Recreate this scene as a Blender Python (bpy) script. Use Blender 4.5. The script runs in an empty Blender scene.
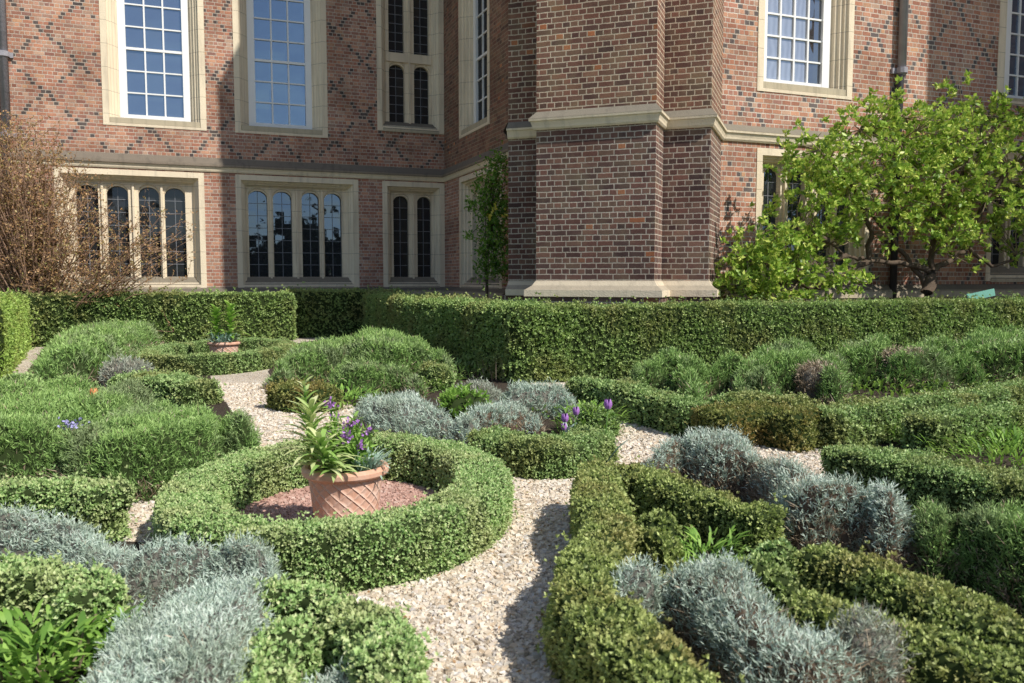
import bpy, math, random
import numpy as np
from math import sin, cos, pi, radians
random.seed(4); RS = np.random.RandomState(11)
SC = bpy.context.scene; COL = SC.collection
# ------------------------------------------------------------------ survey (camera calibration used to measure the plan)
FPX, EYE = 834.0, 1.2
PITCH = math.atan((341.5-279)/FPX)
def S(px, py, z=0.0):
    """plan position of a surveyed point that lies at height z"""
    x = (px-512)/FPX; w = -(py-341.5)/FPX
    cy, sy = cos(PITCH), sin(PITCH)
    r = (x, cy+w*sy, -sy+w*cy); t = (z-EYE)/r[2]
    return np.array([r[0]*t, r[1]*t])
def SY(px, py, Y):
    """point at forward distance Y"""
    x = (px-512)/FPX; w = -(py-341.5)/FPX
    cy, sy = cos(PITCH), sin(PITCH)
    t = Y/(cy+w*sy)
    return np.array([x*t, Y, EYE+(-sy+w*cy)*t])
# ------------------------------------------------------------------ materials
class NT:
    def __init__(s, name):
        s.m = bpy.data.materials.new(name); s.m.use_nodes = True
        s.t = s.m.node_tree; s.t.nodes.clear()
        s.out = s.t.nodes.new('ShaderNodeOutputMaterial')
    def n(s, typ, **kw):
        nd = s.t.nodes.new(typ)
        for k, v in kw.items(): setattr(nd, k, v)
        return nd
    def put(s, sock, v):
        if isinstance(v, bpy.types.NodeSocket): s.t.links.new(v, sock)
        elif isinstance(v, (tuple, list)) and len(v) == 3 and sock.type == 'RGBA': sock.default_value = (*v, 1)
        else: sock.default_value = v
    def M(s, op, a, b=0.0, c=None):
        nd = s.n('ShaderNodeMath', operation=op); s.put(nd.inputs[0], a); s.put(nd.inputs[1], b)
        if c is not None: s.put(nd.inputs[2], c)
        return nd.outputs[0]
    def mix(s, f, a, b, mode='MIX'):
        nd = s.n('ShaderNodeMix', data_type='RGBA', blend_type=mode)
        s.put(nd.inputs[0], f); s.put(nd.inputs[6], a); s.put(nd.inputs[7], b); return nd.outputs[2]
    def ramp(s, f, stops):
        nd = s.n('ShaderNodeValToRGB'); cr = nd.color_ramp
        while len(cr.elements) < len(stops): cr.elements.new(.5)
        for e, (p, c) in zip(cr.elements, stops): e.position = p; e.color = (*c, 1)
        s.put(nd.inputs[0], f); return nd.outputs[0]
    def noise(s, scale, detail=3, vec=None, rough=.55):
        nd = s.n('ShaderNodeTexNoise'); nd.inputs['Scale'].default_value = scale
        nd.inputs['Detail'].default_value = detail; nd.inputs['Roughness'].default_value = rough
        s.put(nd.inputs['Vector'], vec if vec is not None else s.pos()); return nd.outputs[0]
    def pos(s): return s.n('ShaderNodeNewGeometry').outputs['Position']
    def sep(s, v):
        nd = s.n('ShaderNodeSeparateXYZ'); s.put(nd.inputs[0], v); return nd.outputs
    def comb(s, x, y, z=0.0):
        nd = s.n('ShaderNodeCombineXYZ'); s.put(nd.inputs[0], x); s.put(nd.inputs[1], y); s.put(nd.inputs[2], z); return nd.outputs[0]
    def bump(s, h, dist=.01, st=1.0):
        nd = s.n('ShaderNodeBump'); s.put(nd.inputs['Height'], h); nd.inputs['Distance'].default_value = dist
        nd.inputs['Strength'].default_value = st; return nd.outputs[0]
    def bsdf(s, col, rough=.7, spec=.5, normal=None, metal=0.0):
        b = s.n('ShaderNodeBsdfPrincipled'); s.put(b.inputs['Base Color'], col); s.put(b.inputs['Roughness'], rough)
        b.inputs['Specular IOR Level'].default_value = spec; b.inputs['Metallic'].default_value = metal
        if normal is not None: s.put(b.inputs['Normal'], normal)
        return b.outputs[0]
    def done(s, sh): s.t.links.new(sh, s.out.inputs[0]); return s.m

def leaf_mat(name, stops, patch=None, patch_scale=3.0, transl=.25, rough=.5, spec=.35, lo=.45, hi=.62, gain=2.1):
    n = NT(name)
    g = gain; stops = [(p, tuple(min(.8, x*g) for x in c)) for p, c in stops]
    if patch: patch = tuple(min(.8, x*g) for x in patch)
    at = n.n('ShaderNodeAttribute', attribute_name='rnd').outputs['Fac']
    c = n.ramp(at, stops)
    if patch is not None:
        nz = n.noise(patch_scale, 4)
        f = n.M('MULTIPLY', n.ramp(nz, [(lo, (0,0,0)), (hi, (1,1,1))]), .75)
        c = n.mix(f, c, n.mix(at, tuple(x*.55 for x in patch), patch))
    p = n.bsdf(c, rough, spec)
    tr = n.n('ShaderNodeBsdfTranslucent'); n.put(tr.inputs[0], n.mix(.4, c, (.25,.4,.05)) if transl > .2 else c)
    ms = n.n('ShaderNodeMixShader'); ms.inputs[0].default_value = transl
    n.t.links.new(p, ms.inputs[1]); n.t.links.new(tr.outputs[0], ms.inputs[2])
    return n.done(ms.outputs[0])

def plain(name, col, rough=.7, var=.25, scale=8, spec=.4, bump=0.0, metal=0.0):
    n = NT(name)
    nz = n.noise(scale, 5)
    c = n.mix(nz, tuple(x*(1-var) for x in col), tuple(min(1, x*(1+var)) for x in col))
    nm = n.bump(n.noise(scale*4, 4), bump) if bump else None
    return n.done(n.bsdf(c, rough, spec, nm, metal))

def brick_mat(name, pal, mortar, header, diaper=True, grime=.0, pr=(1.16, .36), off=0.0, gain=1.0, bs=1.0, su=1.0):
    pal = [(p, tuple(min(.85, x*gain) for x in c)) for p, c in pal]
    n = NT(name)
    uv = n.n('ShaderNodeUVMap', uv_map='UVMap').outputs[0]
    u, z, _ = n.sep(uv)
    wob = n.M('MULTIPLY', n.M('SUBTRACT', n.noise(7, 3), .5), .018)
    z = n.M('ADD', z, wob)
    if bs != 1: z = n.M('DIVIDE', z, bs)
    if su != 1: u = n.M('DIVIDE', u, su)
    H = .0745
    zr = n.M('DIVIDE', z, H); row = n.M('FLOOR', zr); fz = n.M('SUBTRACT', zr, row)
    par = n.M('FLOORED_MODULO', row, 2.0)                       # 0 stretcher, 1 header course
    w = n.M('SUBTRACT', .226, n.M('MULTIPLY', par, .113))
    jit = n.M('MULTIPLY', n.M('FLOORED_MODULO', n.M('MULTIPLY', row, .37), 1.0), .02)
    uu = n.M('ADD', n.M('ADD', u, n.M('MULTIPLY', par, .0565)), jit)
    ur = n.M('DIVIDE', uu, w); ci = n.M('FLOOR', ur); fu = n.M('SUBTRACT', ur, ci)
    du = n.M('MULTIPLY', n.M('MINIMUM', fu, n.M('SUBTRACT', 1.0, fu)), w)
    dz = n.M('MULTIPLY', n.M('MINIMUM', fz, n.M('SUBTRACT', 1.0, fz)), H)
    d = n.M('ADD', n.M('MINIMUM', du, dz), n.M('MULTIPLY', n.M('SUBTRACT', n.noise(38, 3), .5), .011))
    mm = n.n('ShaderNodeMapRange'); n.put(mm.inputs[0], d); mm.inputs[1].default_value = .0045; mm.inputs[2].default_value = .009
    brick = mm.outputs[0]
    wn = n.n('ShaderNodeTexWhiteNoise', noise_dimensions='3D'); n.put(wn.inputs['Vector'], n.comb(ci, row, 3.7))
    r1 = wn.outputs['Value']
    bc = n.ramp(r1, pal)
    if diaper:
        # lattice of dark headers
        hw = .113
        hc = n.M('FLOOR', n.M('DIVIDE', n.M('ADD', u, n.M('MULTIPLY', par, .0565)), hw))
        xc = n.M('SUBTRACT', n.M('ADD', n.M('MULTIPLY', n.M('ADD', hc, .5), hw), off), n.M('MULTIPLY', par, .0565))
        P = pr[0]; sft = n.M('MULTIPLY', row, .0975)
        def line(v):
            q = n.M('SUBTRACT', n.M('FLOORED_MODULO', v, P), P/2)
            return n.M('LESS_THAN', n.M('ABSOLUTE', q), .055)
        ln = n.M('MAXIMUM', line(n.M('ADD', xc, sft)), line(n.M('SUBTRACT', xc, sft)))
        gap = n.M('GREATER_THAN', n.noise(.45, 1), pr[1])       # the lattice fades in places
        r2 = n.M('LESS_THAN', n.M('FLOORED_MODULO', n.M('MULTIPLY', r1, 7.31), 1.0), n.M('MULTIPLY_ADD', par, .12, .8))
        bc = n.mix(n.M('MULTIPLY', n.M('MULTIPLY', ln, gap), n.M('MULTIPLY', r2, .93)), bc, header)
    mc = n.mix(n.noise(3, 4), tuple(x*.6 for x in mortar), mortar)
    c = n.mix(brick, mc, bc)
    wn2 = n.n('ShaderNodeTexWhiteNoise', noise_dimensions='3D'); n.put(wn2.inputs['Vector'], n.comb(row, ci, 9.1))
    c = n.mix(n.M('MULTIPLY', brick, .8), c, n.mix(1.0, c, n.ramp(wn2.outputs['Value'], [(0, (.72,.7,.72)), (.3, (.98,.98,.98)), (1, (1.3,1.26,1.2))]), 'MULTIPLY'))
    stain = n.ramp(n.noise(1.1, 6, rough=.65), [(.3, (.62,.6,.58)), (.6, (1,1,1)), (.8, (1.0,.98,.94))])
    c = n.mix(1.0, c, stain, 'MULTIPLY')
    fine = n.ramp(n.noise(70, 3), [(.25, (.7,.7,.7)), (.7, (1.12,1.1,1.08))])
    c = n.mix(1.0, c, fine, 'MULTIPLY')
    if grime:
        g = n.M('MULTIPLY', n.ramp(n.noise(2.2, 5, rough=.7), [(.48, (0,0,0)), (.66, (1,1,1))]), grime)
        c = n.mix(g, c, (.20,.17,.10))
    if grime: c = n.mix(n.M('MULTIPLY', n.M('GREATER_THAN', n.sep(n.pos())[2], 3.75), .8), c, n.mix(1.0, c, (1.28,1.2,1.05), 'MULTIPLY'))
    hgt = n.M('ADD', brick, n.M('MULTIPLY', n.noise(90, 3), .5))
    return n.done(n.bsdf(c, .9, .2, n.bump(hgt, .0025)))

def stone_mat(name, col, dark=.0, dcol=(.12,.105,.085)):
    n = NT(name)
    g = n.n('ShaderNodeNewGeometry'); nx, ny, nz = n.sep(g.outputs['Normal'])
    big = n.noise(.9, 5, rough=.65); fine = n.noise(28, 4)
    c = n.mix(big, tuple(x*.70 for x in col), tuple(min(1, x*1.18) for x in col))
    c = n.mix(n.M('MULTIPLY', fine, .5), c, tuple(x*.8 for x in col))
    # block joints
    zz = n.sep(n.pos())[2]
    jf = n.M('FLOORED_MODULO', n.M('ADD', zz, .1), .47)
    j = n.M('LESS_THAN', jf, .008)
    c = n.mix(n.M('MULTIPLY', j, .7), c, (.2,.16,.1))
    streak = n.noise(1.0, 5, vec=n.comb(n.M('MULTIPLY', n.sep(n.pos())[0], 9.0), n.M('MULTIPLY', n.sep(n.pos())[1], 9.0), n.M('MULTIPLY', zz, .9)))
    c = n.mix(n.M('MULTIPLY', n.ramp(streak, [(.5, (0,0,0)), (.72, (1,1,1))]), .26+dark*.4), c, dcol)
    up = n.M('MULTIPLY', n.ramp(nz, [(.3, (0,0,0)), (.8, (1,1,1))]), n.M('ADD', .35+dark, n.M('MULTIPLY', big, .5)))
    c = n.mix(n.M('MINIMUM', up, 1.0), c, dcol)
    return n.done(n.bsdf(c, .85, .25, n.bump(n.noise(45, 5), .006)))

def glass_mat(name, base, gl=.4, curtain=False, tint=(.75,.85,1.0), pane=(.36,.455), tilt=.05):
    n = NT(name)
    c = base
    if curtain:
        uv = n.n('ShaderNodeUVMap', uv_map='UVMap').outputs[0]; u, z, _ = n.sep(uv)
        w = n.M('SINE', n.M('MULTIPLY', n.M('ADD', u, n.M('MULTIPLY', n.noise(1.5, 2), .25)), 52.0))
        c = n.mix(n.M('MULTIPLY_ADD', w, .3, .5), tuple(x*.6 for x in base), base)
        gapf = n.M('GREATER_THAN', u, curtain)
        c = n.mix(gapf, c, (.012,.012,.015))
    warp0 = n.bump(n.noise(2.2, 1), .012, .5)
    uvp = n.sep(n.n('ShaderNodeUVMap', uv_map='UVMap').outputs[0])
    wp_ = n.n('ShaderNodeTexWhiteNoise', noise_dimensions='3D'); n.put(wp_.inputs['Vector'], n.comb(n.M('FLOOR', n.M('DIVIDE', uvp[0], pane[0])), n.M('FLOOR', n.M('DIVIDE', uvp[1], pane[1])), 1.3))
    vs = n.n('ShaderNodeVectorMath', operation='SUBTRACT'); n.put(vs.inputs[0], wp_.outputs['Color']); vs.inputs[1].default_value = (.5,.5,.5)
    vm = n.n('ShaderNodeVectorMath', operation='SCALE'); n.put(vm.inputs[0], vs.outputs[0]); vm.inputs['Scale'].default_value = tilt
    va = n.n('ShaderNodeVectorMath', operation='ADD'); n.put(va.inputs[0], vm.outputs[0]); n.put(va.inputs[1], warp0); warp = va.outputs[0]
    d = n.bsdf(c, .6, .3)
    g = n.n('ShaderNodeBsdfGlossy'); n.put(g.inputs[0], tint); g.inputs['Roughness'].default_value = .02; n.put(g.inputs['Normal'], warp)
    ms = n.n('ShaderNodeMixShader'); ms.inputs[0].default_value = gl
    n.t.links.new(d, ms.inputs[1]); n.t.links.new(g.outputs[0], ms.inputs[2])
    return n.done(ms.outputs[0])

RED = [(0, (.37,.17,.12)), (.22, (.50,.24,.16)), (.42, (.60,.34,.23)), (.6, (.42,.20,.15)), (.76, (.57,.38,.28)), (.86, (.46,.23,.17)), (.95, (.38,.21,.17)), (1, (.62,.36,.22))]
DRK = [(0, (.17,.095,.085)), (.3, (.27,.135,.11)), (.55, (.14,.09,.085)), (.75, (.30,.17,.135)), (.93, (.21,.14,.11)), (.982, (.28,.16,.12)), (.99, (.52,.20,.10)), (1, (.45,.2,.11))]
m_brick = brick_mat('red_brick_diaper', RED, (.76,.67,.56), (.10,.09,.088), gain=.93, pr=(1.6,.22), su=.8)
m_brick_r = brick_mat('red_brick_diaper_fine', RED, (.88,.80,.68), (.14,.13,.13), pr=(1.6,.30), off=.3, gain=1.0, bs=1.12, su=.84)
m_brick_low = brick_mat('red_brick_plain', RED, (.80,.71,.60), (.1,.1,.1), diaper=False, gain=1.0, su=.8)
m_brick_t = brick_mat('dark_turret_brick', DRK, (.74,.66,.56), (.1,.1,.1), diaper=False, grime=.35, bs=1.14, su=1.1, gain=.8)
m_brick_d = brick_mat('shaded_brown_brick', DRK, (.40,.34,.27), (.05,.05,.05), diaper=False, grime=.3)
m_stone = stone_mat('yellow_limestone', (.93,.76,.56))
m_stone_d = stone_mat('weathered_limestone', (.56,.48,.34), .3)
m_white = plain('white_paint', (.88,.88,.86), .45, .06, 3)
m_glass_c = glass_mat('window_glass_sky', (.045,.065,.11), .27, tint=(.6,.78,1.0))
m_glass_k = glass_mat('window_glass_curtains', (.30,.33,.40), .25, curtain=4.52)
m_glass_d = glass_mat('window_glass_dark', (.006,.007,.009), .045)
m_glass_m = glass_mat('window_glass_lower', (.008,.010,.014), .17, tint=(.5,.68,1.0), pane=(.205,.272), tilt=.014)
m_lead = plain('lead_cames', (.20,.21,.23), .5, .2, 20)
m_leadpipe = plain('lead_grey_pipe', (.33,.32,.35), .5, .35, 5, bump=.004)
m_pipe_dark = plain('dark_painted_pipe', (.045,.045,.05), .5, .35, 5)
# vegetation
G1, G2, G3 = (.045,.085,.02), (.10,.17,.045), (.17,.25,.075)
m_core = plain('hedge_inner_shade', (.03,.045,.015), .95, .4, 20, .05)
m_core_b = plain('woody_inner_shade', (.14,.13,.11), .95, .5, 25, .05)
m_core_d = plain('dead_stem_shade', (.10,.07,.05), .95, .5, 25, .05)
m_box = leaf_mat('box_leaves', [(0, (.065,.11,.035)), (.5, (.15,.215,.08)), (1, (.28,.335,.15))], (.21,.21,.08), 2.5, gain=2.4)
m_ringbox = leaf_mat('box_leaves_fresh', [(0, (.075,.13,.04)), (.5, (.175,.25,.095)), (1, (.31,.385,.17))], (.27,.29,.14), 3.5, gain=2.7)
m_olive = leaf_mat('box_leaves_bronzed', [(0, (.06,.085,.025)), (.5, (.165,.195,.065)), (1, (.30,.34,.125))], (.24,.20,.08), 3.5, lo=.48, hi=.68, gain=2.35)
m_bronze = leaf_mat('box_leaves_brown', [(0, (.06,.075,.02)), (.5, (.13,.145,.045)), (1, (.22,.22,.07))], (.22,.14,.05), 3.2, lo=.45, hi=.65)
m_yew = leaf_mat('tall_hedge_leaves', [(0, (.05,.085,.025)), (.5, (.14,.20,.065)), (1, (.28,.35,.12))], (.22,.20,.08), 1.6, lo=.46, hi=.66, gain=2.2)
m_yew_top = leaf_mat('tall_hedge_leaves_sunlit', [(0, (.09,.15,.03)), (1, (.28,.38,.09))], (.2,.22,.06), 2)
m_lav = leaf_mat('green_lavender_shoots', [(0, (.045,.09,.024)), (.5, (.115,.19,.052)), (1, (.24,.33,.11))], (.17,.20,.11), 2.2, transl=.15, lo=.5, hi=.65)
m_sil = leaf_mat('silver_lavender_shoots', [(0, (.22,.285,.225)), (.5, (.41,.51,.42)), (1, (.59,.67,.56))], (.33,.40,.30), 5, transl=.1, gain=1.3)
m_silg = leaf_mat('dusty_lavender_shoots', [(0, (.16,.18,.14)), (.5, (.29,.33,.26)), (1, (.42,.46,.37))], (.30,.27,.21), 5, transl=.1, gain=1.3)
m_dead = leaf_mat('dead_lavender_stems', [(0, (.15,.10,.06)), (.6, (.33,.26,.18)), (1, (.50,.43,.33))], transl=.05, gain=1.2)
m_bright = leaf_mat('fresh_green_leaves', [(0, (.08,.17,.03)), (.5, (.17,.31,.055)), (1, (.30,.46,.10))], transl=.35, gain=1.4)
m_strap = leaf_mat('strap_leaves', [(0, (.10,.20,.05)), (.5, (.20,.32,.08)), (1, (.55,.58,.26))], transl=.3, gain=1.7)
m_grey = leaf_mat('blue_grey_leaves', [(0, (.10,.16,.13)), (1, (.28,.36,.30))], transl=.15)
m_mag = leaf_mat('magnolia_leaves', [(0, (.07,.13,.022)), (.5, (.22,.33,.05)), (1, (.42,.53,.11))], transl=.35, rough=.4, gain=1.8)
m_cree = leaf_mat('climber_leaves', [(0, (.05,.13,.02)), (.5, (.13,.28,.045)), (1, (.30,.46,.08))], transl=.35, gain=1.25)
m_quince = leaf_mat('russet_leaves', [(0, (.18,.10,.05)), (.4, (.34,.19,.09)), (.7, (.42,.27,.13)), (.85, (.26,.25,.08)), (1, (.50,.30,.16))], transl=.25, gain=1.35)
m_bark = plain('bark', (.115,.085,.06), .9, .5, 14, .2, bump=.01)
m_bark_l = plain('pale_twig_bark', (.24,.19,.125), .85, .4, 14, .2)
m_soil = plain('garden_soil', (.07,.055,.042), .95, .5, 18, .1, bump=.02)
m_purple = plain('purple_petals', (.38,.17,.50), .5, .35, 30)
m_orange = plain('orange_petals', (.78,.30,.12), .5, .25, 30)
m_yellow = plain('yellow_petals', (.70,.62,.10), .5, .2, 30)
m_sage = plain('pale_green_paint', (.22,.50,.40), .5, .12, 10)

def stone_bits(name, stops):
    n = NT(name)
    at = n.n('ShaderNodeAttribute', attribute_name='rnd').outputs['Fac']
    c = n.ramp(at, stops)
    c = n.mix(n.M('MULTIPLY', n.noise(90, 3), .5), c, (.33,.25,.17))
    return n.done(n.bsdf(c, .75, .3))
GRV = [(0, (.38,.32,.25)), (.12, (.62,.53,.41)), (.35, (.82,.74,.61)), (.6, (.88,.82,.71)), (.78, (.74,.59,.42)), (.88, (.92,.90,.85)), (.96, (.42,.38,.35)), (1, (.76,.66,.56))]
PNK = [(0, (.34,.18,.15)), (.3, (.54,.32,.27)), (.7, (.64,.42,.36)), (.92, (.46,.26,.22)), (1, (.74,.58,.5))]
m_gst = stone_bits('gravel_stones', GRV); m_pst = stone_bits('pink_gravel_stones', PNK)
def gravel_sheet(name, stops, sc):
    n = NT(name)
    v = n.n('ShaderNodeTexVoronoi'); v.inputs['Scale'].default_value = sc; n.put(v.inputs['Vector'], n.pos())
    cs = n.sep(v.outputs['Color'])
    c = n.ramp(cs[0], stops)
    edge = n.ramp(v.outputs['Distance'], [(.35, (1,1,1)), (.75, (.8,.77,.73))])
    c = n.mix(1.0, c, edge, 'MULTIPLY')
    c = n.mix(1.0, c, n.ramp(n.noise(.8, 5), [(.3, (.8,.78,.76)), (.7, (1.05,1.05,1.05))]), 'MULTIPLY')
    h = n.M('SUBTRACT', 1.0, v.outputs['Distance'])
    return n.done(n.bsdf(c, .85, .2, n.bump(n.M('ADD', h, n.M('MULTIPLY', cs[1], .6)), .012)))
m_gravel = gravel_sheet('gravel_path_surface', GRV, 62); m_pgravel = gravel_sheet('pink_gravel_surface', PNK, 75)
def lawn():
    n = NT('lawn'); c = n.mix(n.noise(2, 6), (.04,.07,.018), (.09,.13,.035)); return n.done(n.bsdf(c, .95, .1, n.bump(n.noise(60, 3), .02)))
m_lawn = lawn()
def terracotta():
    n = NT('weathered_terracotta')
    tc = n.n('ShaderNodeTexCoord').outputs['Object']; x, y, z = n.sep(tc)
    ang = n.M('ARCTAN2', y, x)
    def ln(sg):
        q = n.M('FLOORED_MODULO', n.M('ADD', n.M('MULTIPLY', ang, 2.55), n.M('MULTIPLY', z, sg*17.0)), 1.0)
        return n.ramp(q, [(0, (1,1,1)), (.14, (.35,.35,.35)), (.3, (0,0,0)), (.86, (0,0,0)), (1, (1,1,1))])
    lat = n.M('MAXIMUM', ln(1), n.M('MULTIPLY', ln(-1), .55))
    inb = n.M('MULTIPLY', n.M('GREATER_THAN', z, .015), n.M('LESS_THAN', z, .262))
    lat = n.M('MULTIPLY', lat, inb)
    nz = n.noise(9, 6, tc, .7)
    c = n.mix(nz, (.60,.30,.19), (.74,.44,.31))
    bl = n.ramp(n.noise(5, 6, tc, .7), [(.42, (0,0,0)), (.7, (1,1,1))])
    c = n.mix(n.M('MULTIPLY', bl, .65), c, (.82,.68,.58))
    c = n.mix(n.M('MULTIPLY', lat, .5), c, (.84,.67,.56))
    return n.done(n.bsdf(c, .8, .25, n.bump(n.M('ADD', lat, n.M('MULTIPLY', nz, .3)), .006)))
m_terra = terracotta()

# ------------------------------------------------------------------ mesh helpers
class MB:
    def __init__(s): s.v = []; s.f = []; s.uv = []
    def quad(s, pts, uvs=None):
        i = len(s.v); s.v += [tuple(p) for p in pts]; s.f.append(tuple(range(i, i+len(pts))))
        s.uv += list(uvs) if uvs else [(0, 0)]*len(pts)
    def box(s, P, u0, u1, z0, z1, d0, d1):
        """box in a plane frame; P(u,z,d)"""
        c = lambda u, z, d: P(u, z, d)
        s.quad([c(u0,z0,d1), c(u1,z0,d1), c(u1,z1,d1), c(u0,z1,d1)], [(u0,z0),(u1,z0),(u1,z1),(u0,z1)])
        s.quad([c(u1,z0,d0), c(u0,z0,d0), c(u0,z1,d0), c(u1,z1,d0)], [(u1,z0),(u0,z0),(u0,z1),(u1,z1)])
        s.quad([c(u0,z0,d0), c(u0,z0,d1), c(u0,z1,d1), c(u0,z1,d0)], [(d0,z0),(d1,z0),(d1,z1),(d0,z1)])
        s.quad([c(u1,z0,d1), c(u1,z0,d0), c(u1,z1,d0), c(u1,z1,d1)], [(d1,z0),(d0,z0),(d0,z1),(d1,z1)])
        s.quad([c(u0,z1,d1), c(u1,z1,d1), c(u1,z1,d0), c(u0,z1,d0)])
        s.quad([c(u0,z0,d0), c(u1,z0,d0), c(u1,z0,d1), c(u0,z0,d1)])
    def tube(s, pts, radii, k=7):
        pts = [np.array(p, float) for p in pts]; rings = []
        for i, p in enumerate(pts):
            t = pts[min(i+1, len(pts)-1)]-pts[max(i-1, 0)]; t = t/(np.linalg.norm(t)+1e-9)
            a = np.cross(t, (0, 0, 1) if abs(t[2]) < .9 else (1, 0, 0)); a /= np.linalg.norm(a); b = np.cross(t, a)
            r = radii[i] if hasattr(radii, '__len__') else radii
            base = len(s.v)
            for j in range(k):
                q = p+(a*cos(2*pi*j/k)+b*sin(2*pi*j/k))*r; s.v.append(tuple(q))
            rings.append(base)
        for r0, r1 in zip(rings[:-1], rings[1:]):
            for j in range(k):
                s.f.append((r0+j, r0+(j+1) % k, r1+(j+1) % k, r1+j)); s.uv += [(0, 0)]*4
        s.f.append(tuple(rings[-1]+j for j in range(k))); s.uv += [(0, 0)]*k
    def build(s, name, mat, parent=None, smooth=False, loc=(0,0,0), bevel=0):
        me = bpy.data.meshes.new(name); me.from_pydata(s.v, [], s.f)
        uvl = me.uv_layers.new(name='UVMap'); uvl.data.foreach_set('uv', [x for t in s.uv for x in t])
        me.materials.append(mat)
        if smooth: me.polygons.foreach_set('use_smooth', [True]*len(me.polygons))
        me.update()
        o = bpy.data.objects.new(name, me); COL.objects.link(o); o.location = loc
        if parent: o.parent = parent
        if bevel:
            b = o.modifiers.new('bevel', 'BEVEL'); b.width = bevel; b.segments = 2; b.limit_method = 'ANGLE'
        return o
def tag(o, label=None, cat=None, group=None, kind=None):
    if label: o['label'] = label
    if cat: o['category'] = cat
    if group: o['group'] = group
    if kind: o['kind'] = kind
    return o
def empty(name, loc=(0,0,0)):
    o = bpy.data.objects.new(name, None); COL.objects.link(o); o.location = loc; return o
def big_mesh(name, chunks, mats, parent=None, smooth0=True, origin=None):
    """chunks: (V Nx3, F Mxk, material index, rnd M)"""
    Vs, starts, tots, loops, mi, rn, sm = [], [], [], [], [], [], []
    vo = 0; lo = 0
    for (V, F, m, r) in chunks:
        Vs.append(V); k = F.shape[1]; loops.append((F+vo).ravel())
        starts.append(lo+np.arange(len(F))*k); tots.append(np.full(len(F), k)); lo += len(F)*k; vo += len(V)
        mi.append(np.full(len(F), m)); rn.append(r if r is not None else np.zeros(len(F)))
        sm.append(np.full(len(F), m == 0 and smooth0))
    V = np.concatenate(Vs).astype(np.float32)
    if origin is None: origin = (0, 0, 0)
    V = V-np.array(origin, np.float32)
    me = bpy.data.meshes.new(name)
    me.vertices.add(len(V)); me.vertices.foreach_set('co', V.ravel())
    L = np.concatenate(loops).astype(np.int32); me.loops.add(len(L)); me.loops.foreach_set('vertex_index', L)
    st = np.concatenate(starts).astype(np.int32); me.polygons.add(len(st)); me.polygons.foreach_set('loop_start', st)
    try: me.polygons.foreach_set('loop_total', np.concatenate(tots).astype(np.int32))
    except Exception: pass
    me.polygons.foreach_set('material_index', np.concatenate(mi).astype(np.int32))
    me.polygons.foreach_set('use_smooth', np.concatenate(sm))
    me.update(calc_edges=True)
    a = me.attributes.new('rnd', 'FLOAT', 'FACE'); a.data.foreach_set('value', np.concatenate(rn).astype(np.float32))
    for m in mats: me.materials.append(m)
    o = bpy.data.objects.new(name, me); COL.objects.link(o); o.location = origin
    if parent: o.parent = parent
    return o
def nrm(a): return a/(np.linalg.norm(a, axis=1, keepdims=True)+1e-9)
def leaves(P, D, L, W, fold=0.0):
    n = len(P); D = nrm(D); R = RS.normal(size=(n, 3)); Sd = nrm(np.cross(D, R)); L = np.broadcast_to(L, (n,))[:, None]; W = np.broadcast_to(W, (n,))[:, None]
    N = np.cross(D, Sd)
    V = np.stack([P, P+D*L*.45+Sd*W*.5+N*fold*W, P+D*L, P+D*L*.45-Sd*W*.5+N*fold*W], 1).reshape(-1, 3)
    F = np.arange(n*4).reshape(n, 4)
    if fold:
        F = np.stack([F[:, [0, 1, 2]], F[:, [0, 2, 3]]], 1).reshape(-1, 3)
    return V, F
class SN:                                                   # cheap smooth noise
    def __init__(s, freq, n=9, seed=0):
        r = np.random.RandomState(seed); s.k = nrm(r.normal(size=(n, 3)))*freq*(.6+r.rand(n, 1)); s.p = r.rand(n)*6.28
    def __call__(s, P): return np.sin(P@s.k.T+s.p).mean(1)*1.9
NA, NB, NC = SN(9, seed=1), SN(28, seed=2), SN(70, seed=3)
def grid_faces(nr, nc, closed=False):
    F = []
    a = np.arange(nr*nc).reshape(nr, nc)
    if closed: a2 = np.roll(a, -1, 0); A, B = a, a2
    else: A, B = a[:-1], a[1:]
    return np.stack([A[:, :-1], B[:, :-1], B[:, 1:], A[:, 1:]], -1).reshape(-1, 4)
def grid_normals(V, nr, nc, closed=False):
    g = V.reshape(nr, nc, 3)
    if closed: du = np.roll(g, -1, 0)-np.roll(g, 1, 0)
    else: du = np.gradient(g, axis=0)
    dv = np.gradient(g, axis=1)
    return nrm(np.cross(dv, du).reshape(-1, 3))
def resample(pts, step, closed=False):
    pts = np.array(pts, float)
    # Catmull-Rom smoothing
    out = []; n = len(pts)
    idx = range(n) if closed else range(n-1)
    for i in idx:
        p0 = pts[(i-1) % n] if (closed or i > 0) else pts[0]*2-pts[1]
        p1 = pts[i]; p2 = pts[(i+1) % n]
        p3 = pts[(i+2) % n] if (closed or i < n-2) else pts[-1]*2-pts[-2]
        for t in np.linspace(0, 1, 12, endpoint=False):
            out.append(.5*((2*p1)+(-p0+p2)*t+(2*p0-5*p1+4*p2-p3)*t*t+(-p0+3*p1-3*p2+p3)*t**3))
    out.append(pts[0] if closed else pts[-1]); out = np.array(out)
    d = np.r_[0, np.cumsum(np.linalg.norm(np.diff(out, axis=0), axis=1))]
    m = max(4, int(d[-1]/step)); t = np.linspace(0, d[-1], m+1)
    if closed: t = t[:-1]
    return np.stack([np.interp(t, d, out[:, 0]), np.interp(t, d, out[:, 1])], 1)
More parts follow.
